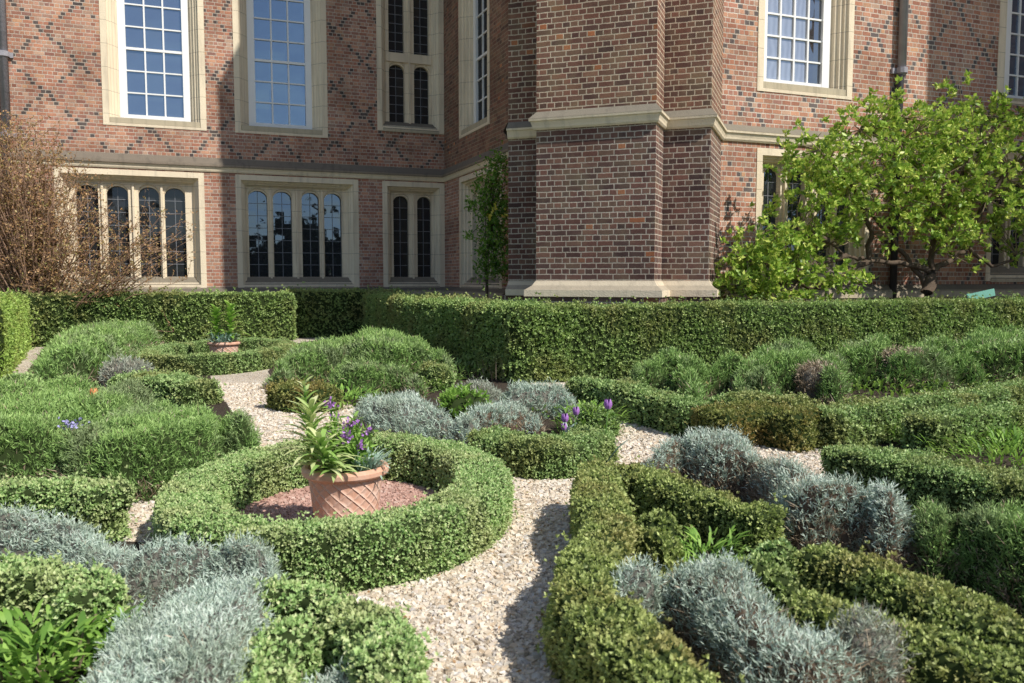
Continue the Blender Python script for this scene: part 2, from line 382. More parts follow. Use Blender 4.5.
def sweep(path, w, h, r=.05, step=.05, closed=False, rough=.012, straight=False, z0=0.0):
    if straight:
        p = np.array(path, float); L = np.linalg.norm(p[1]-p[0]); m = int(L/step); P = p[0]+(p[1]-p[0])*np.linspace(0, 1, m+1)[:, None]
    else: P = resample(path, step, closed)
    n = len(P)
    if closed: T = np.roll(P, -1, 0)-np.roll(P, 1, 0)
    else: T = np.gradient(P, axis=0)
    T = T/np.linalg.norm(T, axis=1, keepdims=True); Nn = np.stack([-T[:, 1], T[:, 0]], 1)
    prof = []
    ns = max(3, int((h-r)/step)); nt = max(4, int((w-2*r)/step))
    for z in np.linspace(0, h-r, ns): prof.append((-w/2, z))
    for a in (.5, 1, ): prof.append((-w/2+r-r*cos(a*pi/2*.66), h-r+r*sin(a*pi/2*.66)))
    for x in np.linspace(-w/2+r, w/2-r, nt): prof.append((x, h))
    for a in (1, .5): prof.append((w/2-r+r*cos(a*pi/2*.66), h-r+r*sin(a*pi/2*.66)))
    for z in np.linspace(h-r, 0, ns): prof.append((w/2, z))
    prof = np.array(prof); k = len(prof)
    sc = np.ones(n); shift = np.zeros(n)
    if not closed:
        ee = [(.0, .0), (.012, .45), (.035, .75), (.06, .92)]
        # rounded end caps: duplicate end rings pulled in
        P = np.concatenate([np.repeat(P[:1], 3, 0), P, np.repeat(P[-1:], 3, 0)]); T = np.concatenate([np.repeat(T[:1], 3, 0), T, np.repeat(T[-1:], 3, 0)])
        Nn = np.concatenate([np.repeat(Nn[:1], 3, 0), Nn, np.repeat(Nn[-1:], 3, 0)])
        n += 6; sc = np.ones(n); sc[:3] = [.02, .6, .88]; sc[-3:] = [.88, .6, .02]
        shift = np.zeros(n); shift[:3] = [-r, -r*.9, -r*.5]; shift[-3:] = [r*.5, r*.9, r]
        P = P+T*shift[:, None]
    zs = np.where(sc < 1, .8+.2*sc, 1.0)
    V = np.zeros((n, k, 3))
    V[:, :, :2] = P[:, None, :]+Nn[:, None, :]*(prof[None, :, 0:1]*sc[:, None, None])
    V[:, :, 2] = prof[None, :, 1]*zs[:, None]+z0
    V = V.reshape(-1, 3)
    N = grid_normals(V, n, k, closed)
    disp = (NA(V)*.9+NB(V)*.8)*rough
    V = V+N*disp[:, None]
    F = grid_faces(n, k, closed)
    return V, F, N
def dome(cx, cy, rx, ry, h, rot=0, lump=.1, nu=30, nv=12, ex=.7, z0=0.0, seed=0):
    sn = SN(4.2/max(rx, ry, .1), seed=seed+50)
    th = np.linspace(0, 2*pi, nu, endpoint=False); ph = np.linspace(0, pi/2, nv)
    T, Pp = np.meshgrid(th, ph, indexing='ij')
    x = np.cos(T)*np.cos(Pp)**ex*rx; y = np.sin(T)*np.cos(Pp)**ex*ry; z = np.sin(Pp)**.7*h
    V = np.stack([x*cos(rot)-y*sin(rot)+cx, x*sin(rot)+y*cos(rot)+cy, z+z0], -1).reshape(-1, 3)
    q = sn(V*np.array([1, 1, 1.0]))
    ctr = np.array([cx, cy, z0]); V = ctr+(V-ctr)*(1+lump*q)[:, None]
    N = grid_normals(V, nu, nv, True)
    if ((V-ctr)*N).sum() < 0: N = -N
    return V, grid_faces(nu, nv, True), N
def sample(V, F, N, n):
    a, b, c, d = (V[F[:, i]] for i in range(4))
    ar = np.linalg.norm(np.cross(c-a, d-b), axis=1)*.5
    f = RS.choice(len(F), n, p=ar/ar.sum()); s = RS.rand(n, 1); t = RS.rand(n, 1)
    w = [(1-s)*(1-t), s*(1-t), s*t, (1-s)*t]
    P = sum(w[i]*V[F[f, i]] for i in range(4)); Q = nrm(sum(w[i]*N[F[f, i]] for i in range(4)))
    return P, Q, ar.sum()
def area(V, F):
    a, b, c, d = (V[F[:, i]] for i in range(4)); return (np.linalg.norm(np.cross(c-a, d-b), axis=1)*.5).sum()
def out_fix(V, N):
    c = V.mean(0)
    return N if ((V-c)*N).sum() > 0 else -N
def box_foliage(V, F, N, size, cover=2.6, k=5, depth=.018, flip=None):
    """leaf rosettes over a clipped surface"""
    A = area(V, F); n = int(A*cover/(k*size*size*.30))
    P, Q, _ = sample(V, F, N, n)
    P = P+Q*(RS.rand(n, 1)*depth*1.3-depth*.5+NC(P)[:, None]*depth*.35+np.where(RS.rand(n, 1) < .12, RS.exponential(1.0, (n, 1))*depth*.8, 0))
    kp = RS.rand(n) > np.clip(.5-P[:, 2]/.09, 0, 1)*.75; P, Q = P[kp], Q[kp]; n = len(P)
    tip = RS.rand(n)
    Pk = np.repeat(P, k, 0); Qk = np.repeat(Q, k, 0)
    D = Qk*.55+RS.normal(size=(n*k, 3))*.62+np.array([0, 0, .15])
    L = size*(.7+.6*RS.rand(n*k)); V2, F2 = leaves(Pk-Qk*size*.2, D, L, L*.58)
    r = np.clip(np.repeat(tip, k)*.45+RS.rand(n*k)*.55, 0, 1)
    return V2, F2, r
def blade_foliage(V, F, N, length, nl, nw, cover=1.0, up=.6, k=10, low=0.0, hmax=.3, spread=.55):
    """upright shoots, each clothed with short needles; the shaded foot is bare woody stems"""
    A = area(V, F); n = int(A*cover/(k*nl*nw*.5))
    P, Q, _ = sample(V, F, N, n)
    hz = np.clip(P[:, 2]/hmax, 0, 1)
    bare = RS.rand(n) < np.clip((low*2.3-hz)*2.4+NB(P*.5)*.35, 0, 1)*(.92 if low > .05 else 0)
    thin = bare & (RS.rand(n) < .3); P, Q, hz, bare = P[~thin], Q[~thin], hz[~thin], bare[~thin]; n = len(P)
    P = P+Q*(NB(P)[:, None]*length*.22)
    D0 = nrm(Q*.7+np.array([0, 0, up])+RS.normal(size=(n, 3))*.26)
    tip = RS.rand(n); ln = length*(.5+1.15*RS.rand(n)**1.8)
    Pk = np.repeat(P, k, 0); Dk = np.repeat(D0, k, 0); tt = np.tile(np.linspace(0, 1, k), n)[:, None]
    Pk = Pk+Dk*np.repeat(ln, k)[:, None]*(tt-.5)
    D = Dk*.9+RS.normal(size=(n*k, 3))*spread
    V2, F2 = leaves(Pk, D, nl*(.7+.6*RS.rand(n*k)), nw*(.8+.5*RS.rand(n*k)))
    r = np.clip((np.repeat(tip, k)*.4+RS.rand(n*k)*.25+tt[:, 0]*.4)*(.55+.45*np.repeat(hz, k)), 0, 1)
    return V2, F2, r, np.repeat(bare, k)
def hedge(name, path, w, h, leaf, label, cat='hedge', mat=None, group=None, closed=False, r=.05, step=.05, rough=.012, straight=False, cover=2.6, core=None, k=5):
    mat = mat or m_box
    V, F, N = sweep(path, w-leaf*1.2, h-leaf*.6, r, step, closed, rough, straight)
    N = out_up(V, F, N)
    V2, F2, rr = box_foliage(V, F, N, leaf, cover, k, depth=leaf*1.1)
    c = V.mean(0); c[2] = 0
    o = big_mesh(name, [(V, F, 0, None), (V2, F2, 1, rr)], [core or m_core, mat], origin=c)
    return tag(o, label, cat, group)
def out_up(V, F, N):
    """orient grid normals so the upper ones point up"""
    top = V[:, 2] > V[:, 2].max()*.93
    return N if N[top, 2].mean() > 0 else -N
def bush(name, px, py, h, wpx, ratio, label, kind='lav', rot=.38, seed=0, cat='lavender bush', group=None, lump=.2, cover=2.0, dead=.12):
    cx, cy = S(px, py, h); dist = math.hypot(cx, cy); rx = wpx*.5*dist/FPX; ry = rx*ratio
    mat = {'lav': m_lav, 'sil': m_sil, 'dust': m_silg, 'dead': m_dead, 'bright': m_bright, 'box': m_box, 'olive': m_olive}[kind]
    V, F, N = dome(cx, cy, rx*.93, ry*.93, h*.93, rot, lump, 34, 14, .6 if kind != 'box' else .5, seed=seed)
    N = out_up(V, F, N)
    ch = [(V, F, 0, None)]
    if kind in ('box', 'olive'):
        lf = max(.017, dist*.0027); V2, F2, rr = box_foliage(V, F, N, lf, 2.6, 5, lf*1.1); ch.append((V2, F2, 1, rr)); cm = m_core
    else:
        sc = max(1.0, dist/3.6)
        if kind == 'bright': ln, nl, nw = .06*sc**.3, .04*sc**.5, .012*sc**.5
        else: ln, nl, nw = .062*sc**.4, .021*sc**.85, .0030*sc**.95
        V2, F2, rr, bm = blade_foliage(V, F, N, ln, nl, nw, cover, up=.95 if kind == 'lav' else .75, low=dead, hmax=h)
        dm = bm | (RS.rand(len(F2)) < dead*.12)
        ch.append((V2, F2[~dm], 1, rr[~dm])); ch.append((V2, F2[dm], 2, rr[dm]))
        # woody stems at the foot and a few stray ones through the top
        n = int(area(V, F)*(500+3500*dead)/sc); P, Q, _ = sample(V, F, N, n)
        keep = (P[:, 2]/h < RS.rand(n)*(.25+dead*2.6)) | (RS.rand(n) < .06); P, Q = P[keep], Q[keep]; n = len(P)
        D = Q*.35+np.array([0, 0, .7])+RS.normal(size=(n, 3))*.45
        V3, F3 = leaves(P-Q*.01, D, .07*sc**.5*(.6+.8*RS.rand(n)), .0035*sc**.8); ch.append((V3, F3, 2, RS.rand(n)*.8))
        cm = m_core_b if kind in ('sil', 'dust', 'dead') else m_core
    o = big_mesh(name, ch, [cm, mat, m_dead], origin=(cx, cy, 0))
    return tag(o, label, cat, group)

def drift(name, px, h, label, kind='lav', cat='lavender bush', group=None, dead=.12, lump=.2, cover=2.0, edge=.12, seed=0):
    edge = edge*.6+.03
    """an irregular low mass of shoots standing on a surveyed plan outline; px: (x, y, fraction of height)"""
    poly = np.array([S(x, y, h*f) for x, y, f in px]); poly = resample(poly, .06, True)
    dist = float(np.median(np.linalg.norm(poly, axis=1))); st = max(.022, dist*.006)
    lo, hi = poly.min(0)-.3, poly.max(0)+.3
    X, Y = np.meshgrid(np.arange(lo[0], hi[0], st), np.arange(lo[1], hi[1], st), indexing='ij'); nx, ny = X.shape
    P = np.stack([X.ravel(), Y.ravel()], 1); ins = inside([tuple(p) for p in poly], P)
    D = np.full(len(P), 9.0)
    for i in range(0, len(P), 4000): D[i:i+4000] = np.sqrt(((P[i:i+4000, None]-poly[None])**2).sum(-1)).min(1)
    sn = SN(7.5, seed=seed+70); sn2 = SN(19, seed=seed+90); P3 = np.c_[P, np.zeros(len(P))]
    D = np.where(ins, D, -D)+(sn(P3)*.035+sn2(P3)*.015)+.028+.007*dist
    z = h*np.clip(D/edge, 0, 1)**.42*(.88+lump*sn(P3*1.3+5)+lump*.35*sn2(P3))
    g = (D > 0).reshape(nx, ny); idx = np.arange(nx*ny).reshape(nx, ny)
    m = g[:-1, :-1] | g[1:, :-1] | g[:-1, 1:] | g[1:, 1:]
    F = np.stack([idx[:-1, :-1], idx[1:, :-1], idx[1:, 1:], idx[:-1, 1:]], -1)[m]
    z = np.where(D > 0, z, 0); Z = z.reshape(nx, ny); gx, gy = np.gradient(Z, st)
    N = nrm(np.stack([-gx.ravel(), -gy.ravel(), np.ones(nx*ny)], 1))
    used = np.unique(F); mp_ = np.zeros(nx*ny, int); mp_[used] = np.arange(len(used))
    V = np.c_[P, z][used]; N = N[used]; F = mp_[F]
    Vc = V.copy(); Vc -= N*.015
    return tag(clothe(name, Vc, F, N, h, dist, kind, dead, cover), label, cat, group)
def clothe(name, V, F, N, h, dist, kind, dead, cover):
    mat = {'lav': m_lav, 'sil': m_sil, 'dust': m_silg, 'dead': m_dead, 'bright': m_bright}[kind]
    ch = [(V, F, 0, None)]; sc = max(1.0, dist/3.6)
    if kind == 'bright': ln, nl, nw = .06*sc**.3, .04*sc**.5, .012*sc**.5
    else: ln, nl, nw = .062*sc**.4, .021*sc**.85, .0031*sc**.95
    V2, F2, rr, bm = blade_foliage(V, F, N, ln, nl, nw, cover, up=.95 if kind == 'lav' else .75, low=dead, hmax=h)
    dm = bm | (RS.rand(len(F2)) < dead*.10)
    ch.append((V2, F2[~dm], 1, rr[~dm])); ch.append((V2, F2[dm], 2, rr[dm]))
    n = int(area(V, F)*(400+7500*dead)/sc); P, Q, _ = sample(V, F, N, n)
    keep = (P[:, 2]/h < RS.rand(n)*(.25+dead*2.4)) | (RS.rand(n) < .05); P, Q = P[keep], Q[keep]; n = len(P)
    D = Q*.35+np.array([0, 0, .7])+RS.normal(size=(n, 3))*.45
    V3, F3 = leaves(P-Q*.01, D, .07*sc**.5*(.6+.8*RS.rand(n)), .0035*sc**.8); ch.append((V3, F3, 2, RS.rand(n)*.8))
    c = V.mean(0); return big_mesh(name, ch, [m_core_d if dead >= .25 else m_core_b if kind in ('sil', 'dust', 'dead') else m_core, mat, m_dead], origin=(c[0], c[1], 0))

# ------------------------------------------------------------------ camera, sky, sun
cam = bpy.data.cameras.new('camera'); co = bpy.data.objects.new('camera', cam); COL.objects.link(co); SC.camera = co
co.location = (0, 0, EYE); co.rotation_euler = (pi/2-PITCH, 0, 0)
cam.sensor_width = 36; cam.lens = FPX/1024*36; cam.clip_end = 2000; cam.clip_start = .05
cam.dof.use_dof = True; cam.dof.focus_distance = 7.5; cam.dof.aperture_fstop = 5.0
SUN = np.array([.796, -.606]); EL = radians(47)
W = bpy.data.worlds.new('World'); SC.world = W; W.use_nodes = True
wt = W.node_tree; bg = wt.nodes['Background']; sk = wt.nodes.new('ShaderNodeTexSky'); sk.sky_type = 'NISHITA'; sk.sun_disc = False
sk.sun_elevation = EL; sk.sun_rotation = math.atan2(SUN[0], SUN[1]); sk.air_density = 1.0; sk.dust_density = .6
# scattered white clouds
tcn = wt.nodes.new('ShaderNodeTexCoord'); nzn = wt.nodes.new('ShaderNodeTexNoise'); nzn.inputs['Scale'].default_value = 3.2; nzn.inputs['Detail'].default_value = 7
mp = wt.nodes.new('ShaderNodeMapping'); mp.inputs['Scale'].default_value = (1, 1, 2.6)
wt.links.new(tcn.outputs['Generated'], mp.inputs[0]); wt.links.new(mp.outputs[0], nzn.inputs['Vector'])
crn = wt.nodes.new('ShaderNodeValToRGB'); crn.color_ramp.elements[0].position = .52; crn.color_ramp.elements[1].position = .72
wt.links.new(nzn.outputs[0], crn.inputs[0])
mxn = wt.nodes.new('ShaderNodeMix'); mxn.data_type = 'RGBA'; mxn.inputs[7].default_value = (5.5, 5.6, 5.9, 1)
mu = wt.nodes.new('ShaderNodeMath'); mu.operation = 'MULTIPLY'; mu.inputs[1].default_value = .8; wt.links.new(crn.outputs[0], mu.inputs[0])
wt.links.new(mu.outputs[0], mxn.inputs[0]); wt.links.new(sk.outputs[0], mxn.inputs[6]); wt.links.new(mxn.outputs[2], bg.inputs[0])
bg.inputs[1].default_value = .12
sl = bpy.data.lights.new('sun', 'SUN'); sl.energy = 5.0; sl.angle = radians(.55); sl.color = (1, .95, .87)
so = bpy.data.objects.new('sun', sl); COL.objects.link(so)
from mathutils import Vector
so.rotation_euler = Vector((SUN[0]*cos(EL), SUN[1]*cos(EL), sin(EL))).to_track_quat('Z', 'Y').to_euler()
SC.view_settings.view_transform = 'Standard'; SC.view_settings.look = 'None'; SC.view_settings.exposure = 0
SC.cycles.max_bounces = 6; SC.cycles.transparent_max_bounces = 4

# ------------------------------------------------------------------ the house
U = np.array([.9317, .3633]); VV = np.array([U[1], -U[0]]); C0 = np.array([-1.61, 20.1]); R0 = C0+VV*7.44
def frame(o, u):
    u = np.array(u); nn = np.array([u[1], -u[0]])
    def P(a, z, d=0.0):
        q = o+u*a+nn*d; return (q[0], q[1], z)
    return P
PL, PR = frame(C0, U), frame(R0, U)
PRW = frame(C0, VV)                       # return wall: u runs away from camera (negative towards), outward = left
house = empty('country_house', (C0[0], C0[1], 0))
tag(house, 'old red brick country house with stone mullioned windows and corner turret behind the garden', 'house')
house.location = (0, 0, 0)
def wall(name, P, u0, u1, z0, z1, holes, mat):
    us = sorted({u0, u1, *[h[0] for h in holes], *[h[1] for h in holes]}); zs = sorted({z0, z1, *[h[2] for h in holes], *[h[3] for h in holes]})
    mb = MB()
    for a, b in zip(us[:-1], us[1:]):
        for c, d in zip(zs[:-1], zs[1:]):
            if any(h[0] <= (a+b)/2 <= h[1] and h[2] <= (c+d)/2 <= h[3] for h in holes): continue
            mb.quad([P(a, c), P(b, c), P(b, d), P(a, d)], [(a, c), (b, c), (b, d), (a, d)])
    return mb.build(name, mat, house)
TOP = 15.0; SB, ST = 3.50, 3.80
# window list (u0,u1,z0,z1)
SASH = [(-7.3, -5.3), (-4.72, -2.73)]
# left wall
wall('wall', PL, -16, 0, ST-.08, TOP, [(-7.3,-5.3,4.37,9), (-4.72,-2.73,4.37,9), (-1.6,.0,4.62,9)], m_brick)
wall('wall', PL, -16, 0, -.2, SB+.02, [(-8.25,-5.38,.95,3.47), (-4.74,-2.06,.95,3.47), (-1.5,.0,.95,3.47)], m_brick_low)
# return wall: towards the camera is negative a
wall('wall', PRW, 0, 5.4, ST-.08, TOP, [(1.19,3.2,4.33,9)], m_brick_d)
wall('wall', PRW, 0, 5.4, -.2, SB+.02, [(1.18,3.9,.95,3.47)], m_brick_low)
# right wall
wall('wall', PR, 2.4, 11.2, ST-.08, TOP, [(3.26,5.3,4.37,9), (8.84,11.15,4.6,9)], m_brick_r)
wall('wall', PR, 2.4, 11.2, -.2, SB+.02, [(3.29,5.8,1.15,3.42), (8.75,10.9,1.15,3.42)], m_brick_r)
# wing that closes the court on the right
mb = MB()
def wingP(u, z, d=0.0):
    q = R0+U*u+VV*d; return (q[0], q[1], z)
mb.box(wingP, 11.2, 22, -.2, TOP, -4, 6.8); mb.build('wing', m_brick_r, house)
# roofs (flat leads behind the parapet)
mb = MB(); mb.box(lambda u, z, d=0.: wingP(u, z, d-7.44), -16, 0, TOP, TOP+.15, -6, .12)
mb.box(wingP, 0.0, 22.2, TOP+.003, TOP+.2, -13, .12); mb.build('roof', m_stone_d, house)
mb = MB(); mb.box(wingP, 1.0, 11.1, 3.0, TOP-.1, -7.4, -.9); mb.build('inner_wall', m_pipe_dark, house)
# turret, laid out square to the corner
A_ = np.array([.937, -.35]); A_ /= np.linalg.norm(A_); B_ = np.array([-A_[1], A_[0]])
T1 = np.array([.379, 13.16])             # left front corner of the projecting face
W1, S1 = 1.865, .64
T2 = np.array([-.06, 14.01]); W2 = 3.29
def tP(o):
    def P(a, z, d=0.0):
        q = o+A_*a-B_*d; return (q[0], q[1], z)
    return P
P1, P2 = tP(T1), tP(T2)
turret = MB()
def prism(mb, P, w, z0, z1, dback, e=0.0, front_only=False):
    mb.box(P, -e, w+e, z0, z1, -dback, e)
tz = [(.0, .90, .14), (1.155, SB+.03, 0), (ST-.02, 16.6, 0)]
turret.box(P2, -.12, W2+.12, -.2, .93, -3.4, .12); turret.box(P2, 0, W2, .93, 16.6, -3.4, 0)
turret.box(P1, -.125, W1+.125, -.2, .93, -.6, .125); turret.box(P1, 0, W1, .93, 14.3, -.6, 0)
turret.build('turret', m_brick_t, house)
mb = MB()
mb.quad([P1(-.02,14.3,.02), P1(W1+.02,14.3,.02), P1(W1+.02,15.2,-.64), P1(-.02,15.2,-.64)])
mb.quad([P1(-.02,14.3,.02), P1(-.02,15.2,-.64), P1(-.02,14.3,-.64)]); mb.quad([P1(W1+.02,14.3,.02), P1(W1+.02,14.3,-.64), P1(W1+.02,15.2,-.64)])
mb.build('weathering', m_stone_d, house)
# moulded bands: profile swept round each plan outline
def band(path, prof, name, mat):
    """path: plan points, outward on the right-hand side when walking; prof: (offset,z)"""
    path = [np.array(p, float) for p in path]; n = len(path); mb = MB(); offs = []
    for i in range(n):
        d0 = path[i]-path[i-1] if i else path[1]-path[0]; d1 = path[i+1]-path[i] if i < n-1 else path[-1]-path[-2]
        d0 = d0/np.linalg.norm(d0); d1 = d1/np.linalg.norm(d1)
        n0 = np.array([d0[1], -d0[0]]); n1 = np.array([d1[1], -d1[0]]); m = n0+n1; m /= np.dot(m, n0)
        offs.append(m)
    for i in range(n-1):
        L = np.linalg.norm(path[i+1]-path[i])
        for (a, za), (b, zb) in zip(prof[:-1], prof[1:]):
            q = [path[i]+offs[i]*a, path[i+1]+offs[i+1]*a, path[i+1]+offs[i+1]*b, path[i]+offs[i]*b]; zz = [za, za, zb, zb]
            mb.quad([(p[0], p[1], z) for p, z in zip(q, zz)])
    return mb.build(name, mat, house)
def w2(P, a, d=0.): return np.array(P(a, 0, d)[:2])
t2r = T2+A_*W2; t2rb = t2r+B_*1.35; t1l = T1; t1r = T1+A_*W1
junc = T1+B_*S1; junc2 = t1r+B_*S1
retj = T2+B_*1.0
outline = [w2(PL,-16), w2(PL,0), w2(PRW,4.75), T2+B_*.75, T2, T1+B_*(S1+.0), T1, t1r, junc2, t2r, w2(PR,2.53), w2(PR,11.2)]
# exact junctions of the layered turret
def isect(p, d, q, e):
    A = np.array([[d[0], -e[0]], [d[1], -e[1]]]); s = np.linalg.solve(A, q-p); return p+d*s[0]
rj = isect(C0, VV, T2, B_); pj = isect(T1, B_, T2, A_); pj2 = isect(t1r, B_, T2, A_); wj = isect(t2r, B_, R0, U)
outline = [w2(PL,-16), C0, rj, T2, pj, T1, t1r, pj2, t2r, wj, w2(PR,11.2)]
m_cap = stone_mat('sooty_stone_capping', (.32,.26,.20), .5, (.09,.08,.065))
m_cap_r = stone_mat('lichened_stone_capping', (.46,.41,.31), .3)
band(outline[:4], [(0,SB-.0),(.02,SB),(.035,SB+.03),(.04,SB+.055),(.065,SB+.10)], 'string_course', m_stone)
band(outline[:4], [(.065,SB+.10),(.085,SB+.11),(.09,SB+.15),(.0,ST)], 'string_capping', m_cap)
band(outline[3:], [(0,SB-.0),(.03,SB),(.05,SB+.03),(.055,SB+.06),(.075,SB+.12),(.095,SB+.13),(.10,SB+.165)], 'string_course', m_stone)
band(outline[3:], [(.10,SB+.165),(.0,ST-.02)], 'string_capping', m_cap_r)
band(outline[3:10], [(.0,1.175),(.02,1.15),(.05,1.10),(.13,1.04),(.15,1.03),(.15,.93),(.125,.925)], 'plinth', m_stone)
band([outline[0], C0, rj, T2], [(.0,1.02),(.03,1.0),(.12,.93),(.14,.90),(.14,.80),(.10,.79),(.10,-.1)], 'plinth', m_stone_d)
band([wj, w2(PR,11.2)], [(.0,1.10),(.03,1.08),(.12,1.0),(.14,.97),(.14,.86),(.10,.85),(.10,-.1)], 'plinth', m_stone_d)

def stone_frame(P, u0, u1, z0, z1, prof, mat, parent, sill=.45):
    """mitred moulded surround; prof (inset, depth)"""
    mb = MB()
    def ring(i, d): return [P(u0+i, z0+i*sill, d), P(u1-i, z0+i*sill, d), P(u1-i, z1-i, d), P(u0+i, z1-i, d)]
    for (i0, d0), (i1, d1) in zip(prof[:-1], prof[1:]):
        a, b = ring(i0, d0), ring(i1, d1)
        for k in range(4):
            mb.quad([a[k], a[(k+1) % 4], b[(k+1) % 4], b[k]])
    return mb.build('window', mat, parent)
PSASH = [(0,-.05),(0,.012),(.12,.014),(.125,-.03),(.165,-.045),(.17,-.09),(.215,-.10),(.225,-.15),(.27,-.17),(.28,-.23),(.325,-.25),(.33,-.30)]
def sash_window(P, u0, u1, z0, z1, cols, pitch, glass, sill=.45, fl=.15, fr=.135, meet=None, k_=1.0):
    w = stone_frame(P, u0, u1, z0, z1, [(i*k_, d) for i, d in PSASH], m_stone, house, sill)
    a, b, c = u0+.31*k_, u1-.31*k_, z0+.33*sill+.02
    mb = MB(); d = -.26
    mb.box(P, a, a+fl, c, z1-.33, d-.05, d+.03); mb.box(P, b-fr, b, c, z1-.33, d-.05, d+.03)
    mb.box(P, a+fl, b-fr, c, c+.115, d-.05, d+.026); mb.build('sash_frame', m_white, w)
    bars = MB(); gw = (b-a-fl-fr)/cols
    for i in range(1, cols): bars.box(P, a+fl+gw*i-.016, a+fl+gw*i+.016, c+.115, z1-.33, d-.035, d+.005)
    z = c+.115+pitch; k = 1
    while z < z1-.4:
        t = .026 if k == (meet or 3) else .014
        bars.box(P, a+fl, b-fr, z-t, z+t, d-.04, d+(.012 if t > .02 else .001)); z += pitch; k += 1
    bars.build('glazing_bars', m_white, w)
    g = MB(); g.quad([P(a,c,d-.03), P(b,c,d-.03), P(b,z1-.33,d-.03), P(a,z1-.33,d-.03)], [(a,c),(b,c),(b,z1),(a,z1)]); g.build('glass', glass, w)
    s = MB(); s.box(P, u0+.13, u1-.13, z0+.06, z0+.33*sill+.018, -.26, .002); s.build('sill', m_stone_d, w)
    return w
PLOW = [(0,-.05),(0,.012),(.115,.014),(.12,-.05),(.16,-.07),(.165,-.11),(.20,-.13),(.215,-.19),(.25,-.22)]
def light_window(P, u0, u1, z0, z1, lights, zb, zt, glass, transom=None, rows=7, wide=None, sill=1.0):
    """mullioned window: lights = list of (a,b) openings, zb/zt glass bottom and arch crown"""
    w = stone_frame(P, u0, u1, z0, z1, PLOW, m_stone, house, sill)
    ia, ib, iz1 = u0+.25, u1-.25, z1-.25; iz0 = z0+.25*sill
    mb = MB(); df, db = -.20, -.34
    tiers = [(zb, zt, True)] if transom is None else [(zb, transom[0], True), (transom[1], zt, True)]
    edges = [ia]+[x for l in lights for x in l]+[ib]
    # vertical members
    for k in range(0, len(edges), 2):
        a, b = edges[k], edges[k+1]
        if b-a > .003:
            mb.box(P, a, b, iz0, iz1, db, df-.002*k)
            if 0 < k < len(edges)-2:                    # roll moulding on the mullions
                m = (a+b)/2; mb.box(P, m-.022, m+.022, iz0, iz1, df-.01, df+.045)
    for (b0, t0, _) in tiers:
        for (a, b) in lights:
            n = 12; hw = (b-a)/2; m = (a+b)/2; rise = min(.17, hw*.8); sp = t0-rise
            xs = [m-hw*cos(pi*i/n) for i in range(n+1)]
            zs = [sp+rise*(max(0, 1-((x-m)/hw)**2))**.55 for x in xs]
            ztop = iz1 if t0 == tiers[-1][1] else transom[1]
            for i in range(n):
                mb.quad([P(xs[i], zs[i], df-.02), P(xs[i+1], zs[i+1], df-.02), P(xs[i+1], ztop, df-.02), P(xs[i], ztop, df-.02)])
                mb.quad([P(xs[i], zs[i], df-.02), P(xs[i], zs[i], db), P(xs[i+1], zs[i+1], db), P(xs[i+1], zs[i+1], df-.02)])
                # hood roll over each arch
                mb.quad([P(xs[i], zs[i]+.03, df-.02), P(xs[i+1], zs[i+1]+.03, df-.02), P(xs[i+1], zs[i+1]+.055, df+.012), P(xs[i], zs[i]+.055, df+.012)])
            if b0 == zb: mb.quad([P(a,iz0,df+.02), P(b,iz0,df+.02), P(b,b0,df-.12), P(a,b0,df-.12)])
    if transom: mb.box(P, ia, ib, transom[0]+.05, transom[1]-.03, db, df+.03)
    mb.build('mullions', m_stone, w)
    g = MB(); z9 = zt+.02; g.quad([P(ia,iz0,-.32), P(ib,iz0,-.32), P(ib,z9,-.32), P(ia,z9,-.32)], [(ia,iz0),(ib,iz0),(ib,z9),(ia,z9)]); g.build('glass', glass, w)
    ld = MB(); ph = (zt-zb)/rows
    for (a, b) in lights:
        m = (a+b)/2; ld.box(P, m-.006, m+.006, zb, zt-.01, -.32, -.308)
        for r in range(1, rows): ld.box(P, a, b, zb+ph*r-.006, zb+ph*r+.006, -.32, -.309)
    ld.build('leading', m_lead, w)
    s = MB(); s.quad([P(u0+.13,z0+.05,.03), P(u1-.13,z0+.05,.03), P(u1-.2,zb-.01,-.2), P(u0+.2,zb-.01,-.2)])
    s.quad([P(u0+.13,z0-.02,.03), P(u1-.13,z0-.02,.03), P(u1-.13,z0+.05,.03), P(u0+.13,z0+.05,.03)]); s.build('sill', m_stone_d, w)
    return w
sash_window(PL, -7.3, -5.3, 4.37, 9, 3, .455, m_glass_c)
sash_window(PL, -4.72, -2.73, 4.37, 9, 3, .455, m_glass_c)
light_window(PL, -1.6, -.003, 4.62, 9, [(-1.27,-.90), (-.67,-.30)], 4.88, 8.6, m_glass_d, transom=(6.2, 6.47), rows=18, sill=.9)
light_window(PL, -8.25, -5.38, .96, 3.47, [(-7.88,-7.46), (-7.30,-6.89), (-6.69,-6.29), (-6.18,-5.77)], 1.25, 3.15, m_glass_d)
light_window(PL, -4.74, -2.06, .96, 3.47, [(-4.47,-4.06), (-3.94,-3.53), (-3.31,-2.92), (-2.81,-2.41)], 1.25, 3.16, m_glass_m)
light_window(PL, -1.5, -.003, .96, 3.47, [(-1.2,-.83), (-.62,-.27)], 1.25, 3.16, m_glass_d)
sash_window(PRW, 1.19, 3.2, 4.33, 9, 3, .455, m_glass_d)
light_window(PRW, 1.18, 3.9, .96, 3.47, [(1.48,1.88), (2.0,2.4), (2.68,3.08), (3.2,3.6)], 1.25, 3.16, m_glass_d)
sash_window(PR, 3.26, 5.3, 4.37, 9, 4, .372, m_glass_k, meet=6, fl=.06, fr=.16)
sash_window(PR, 8.84, 11.15, 4.6, 9, 4, .40, m_glass_c, meet=6, k_=1.5, sill=.3)
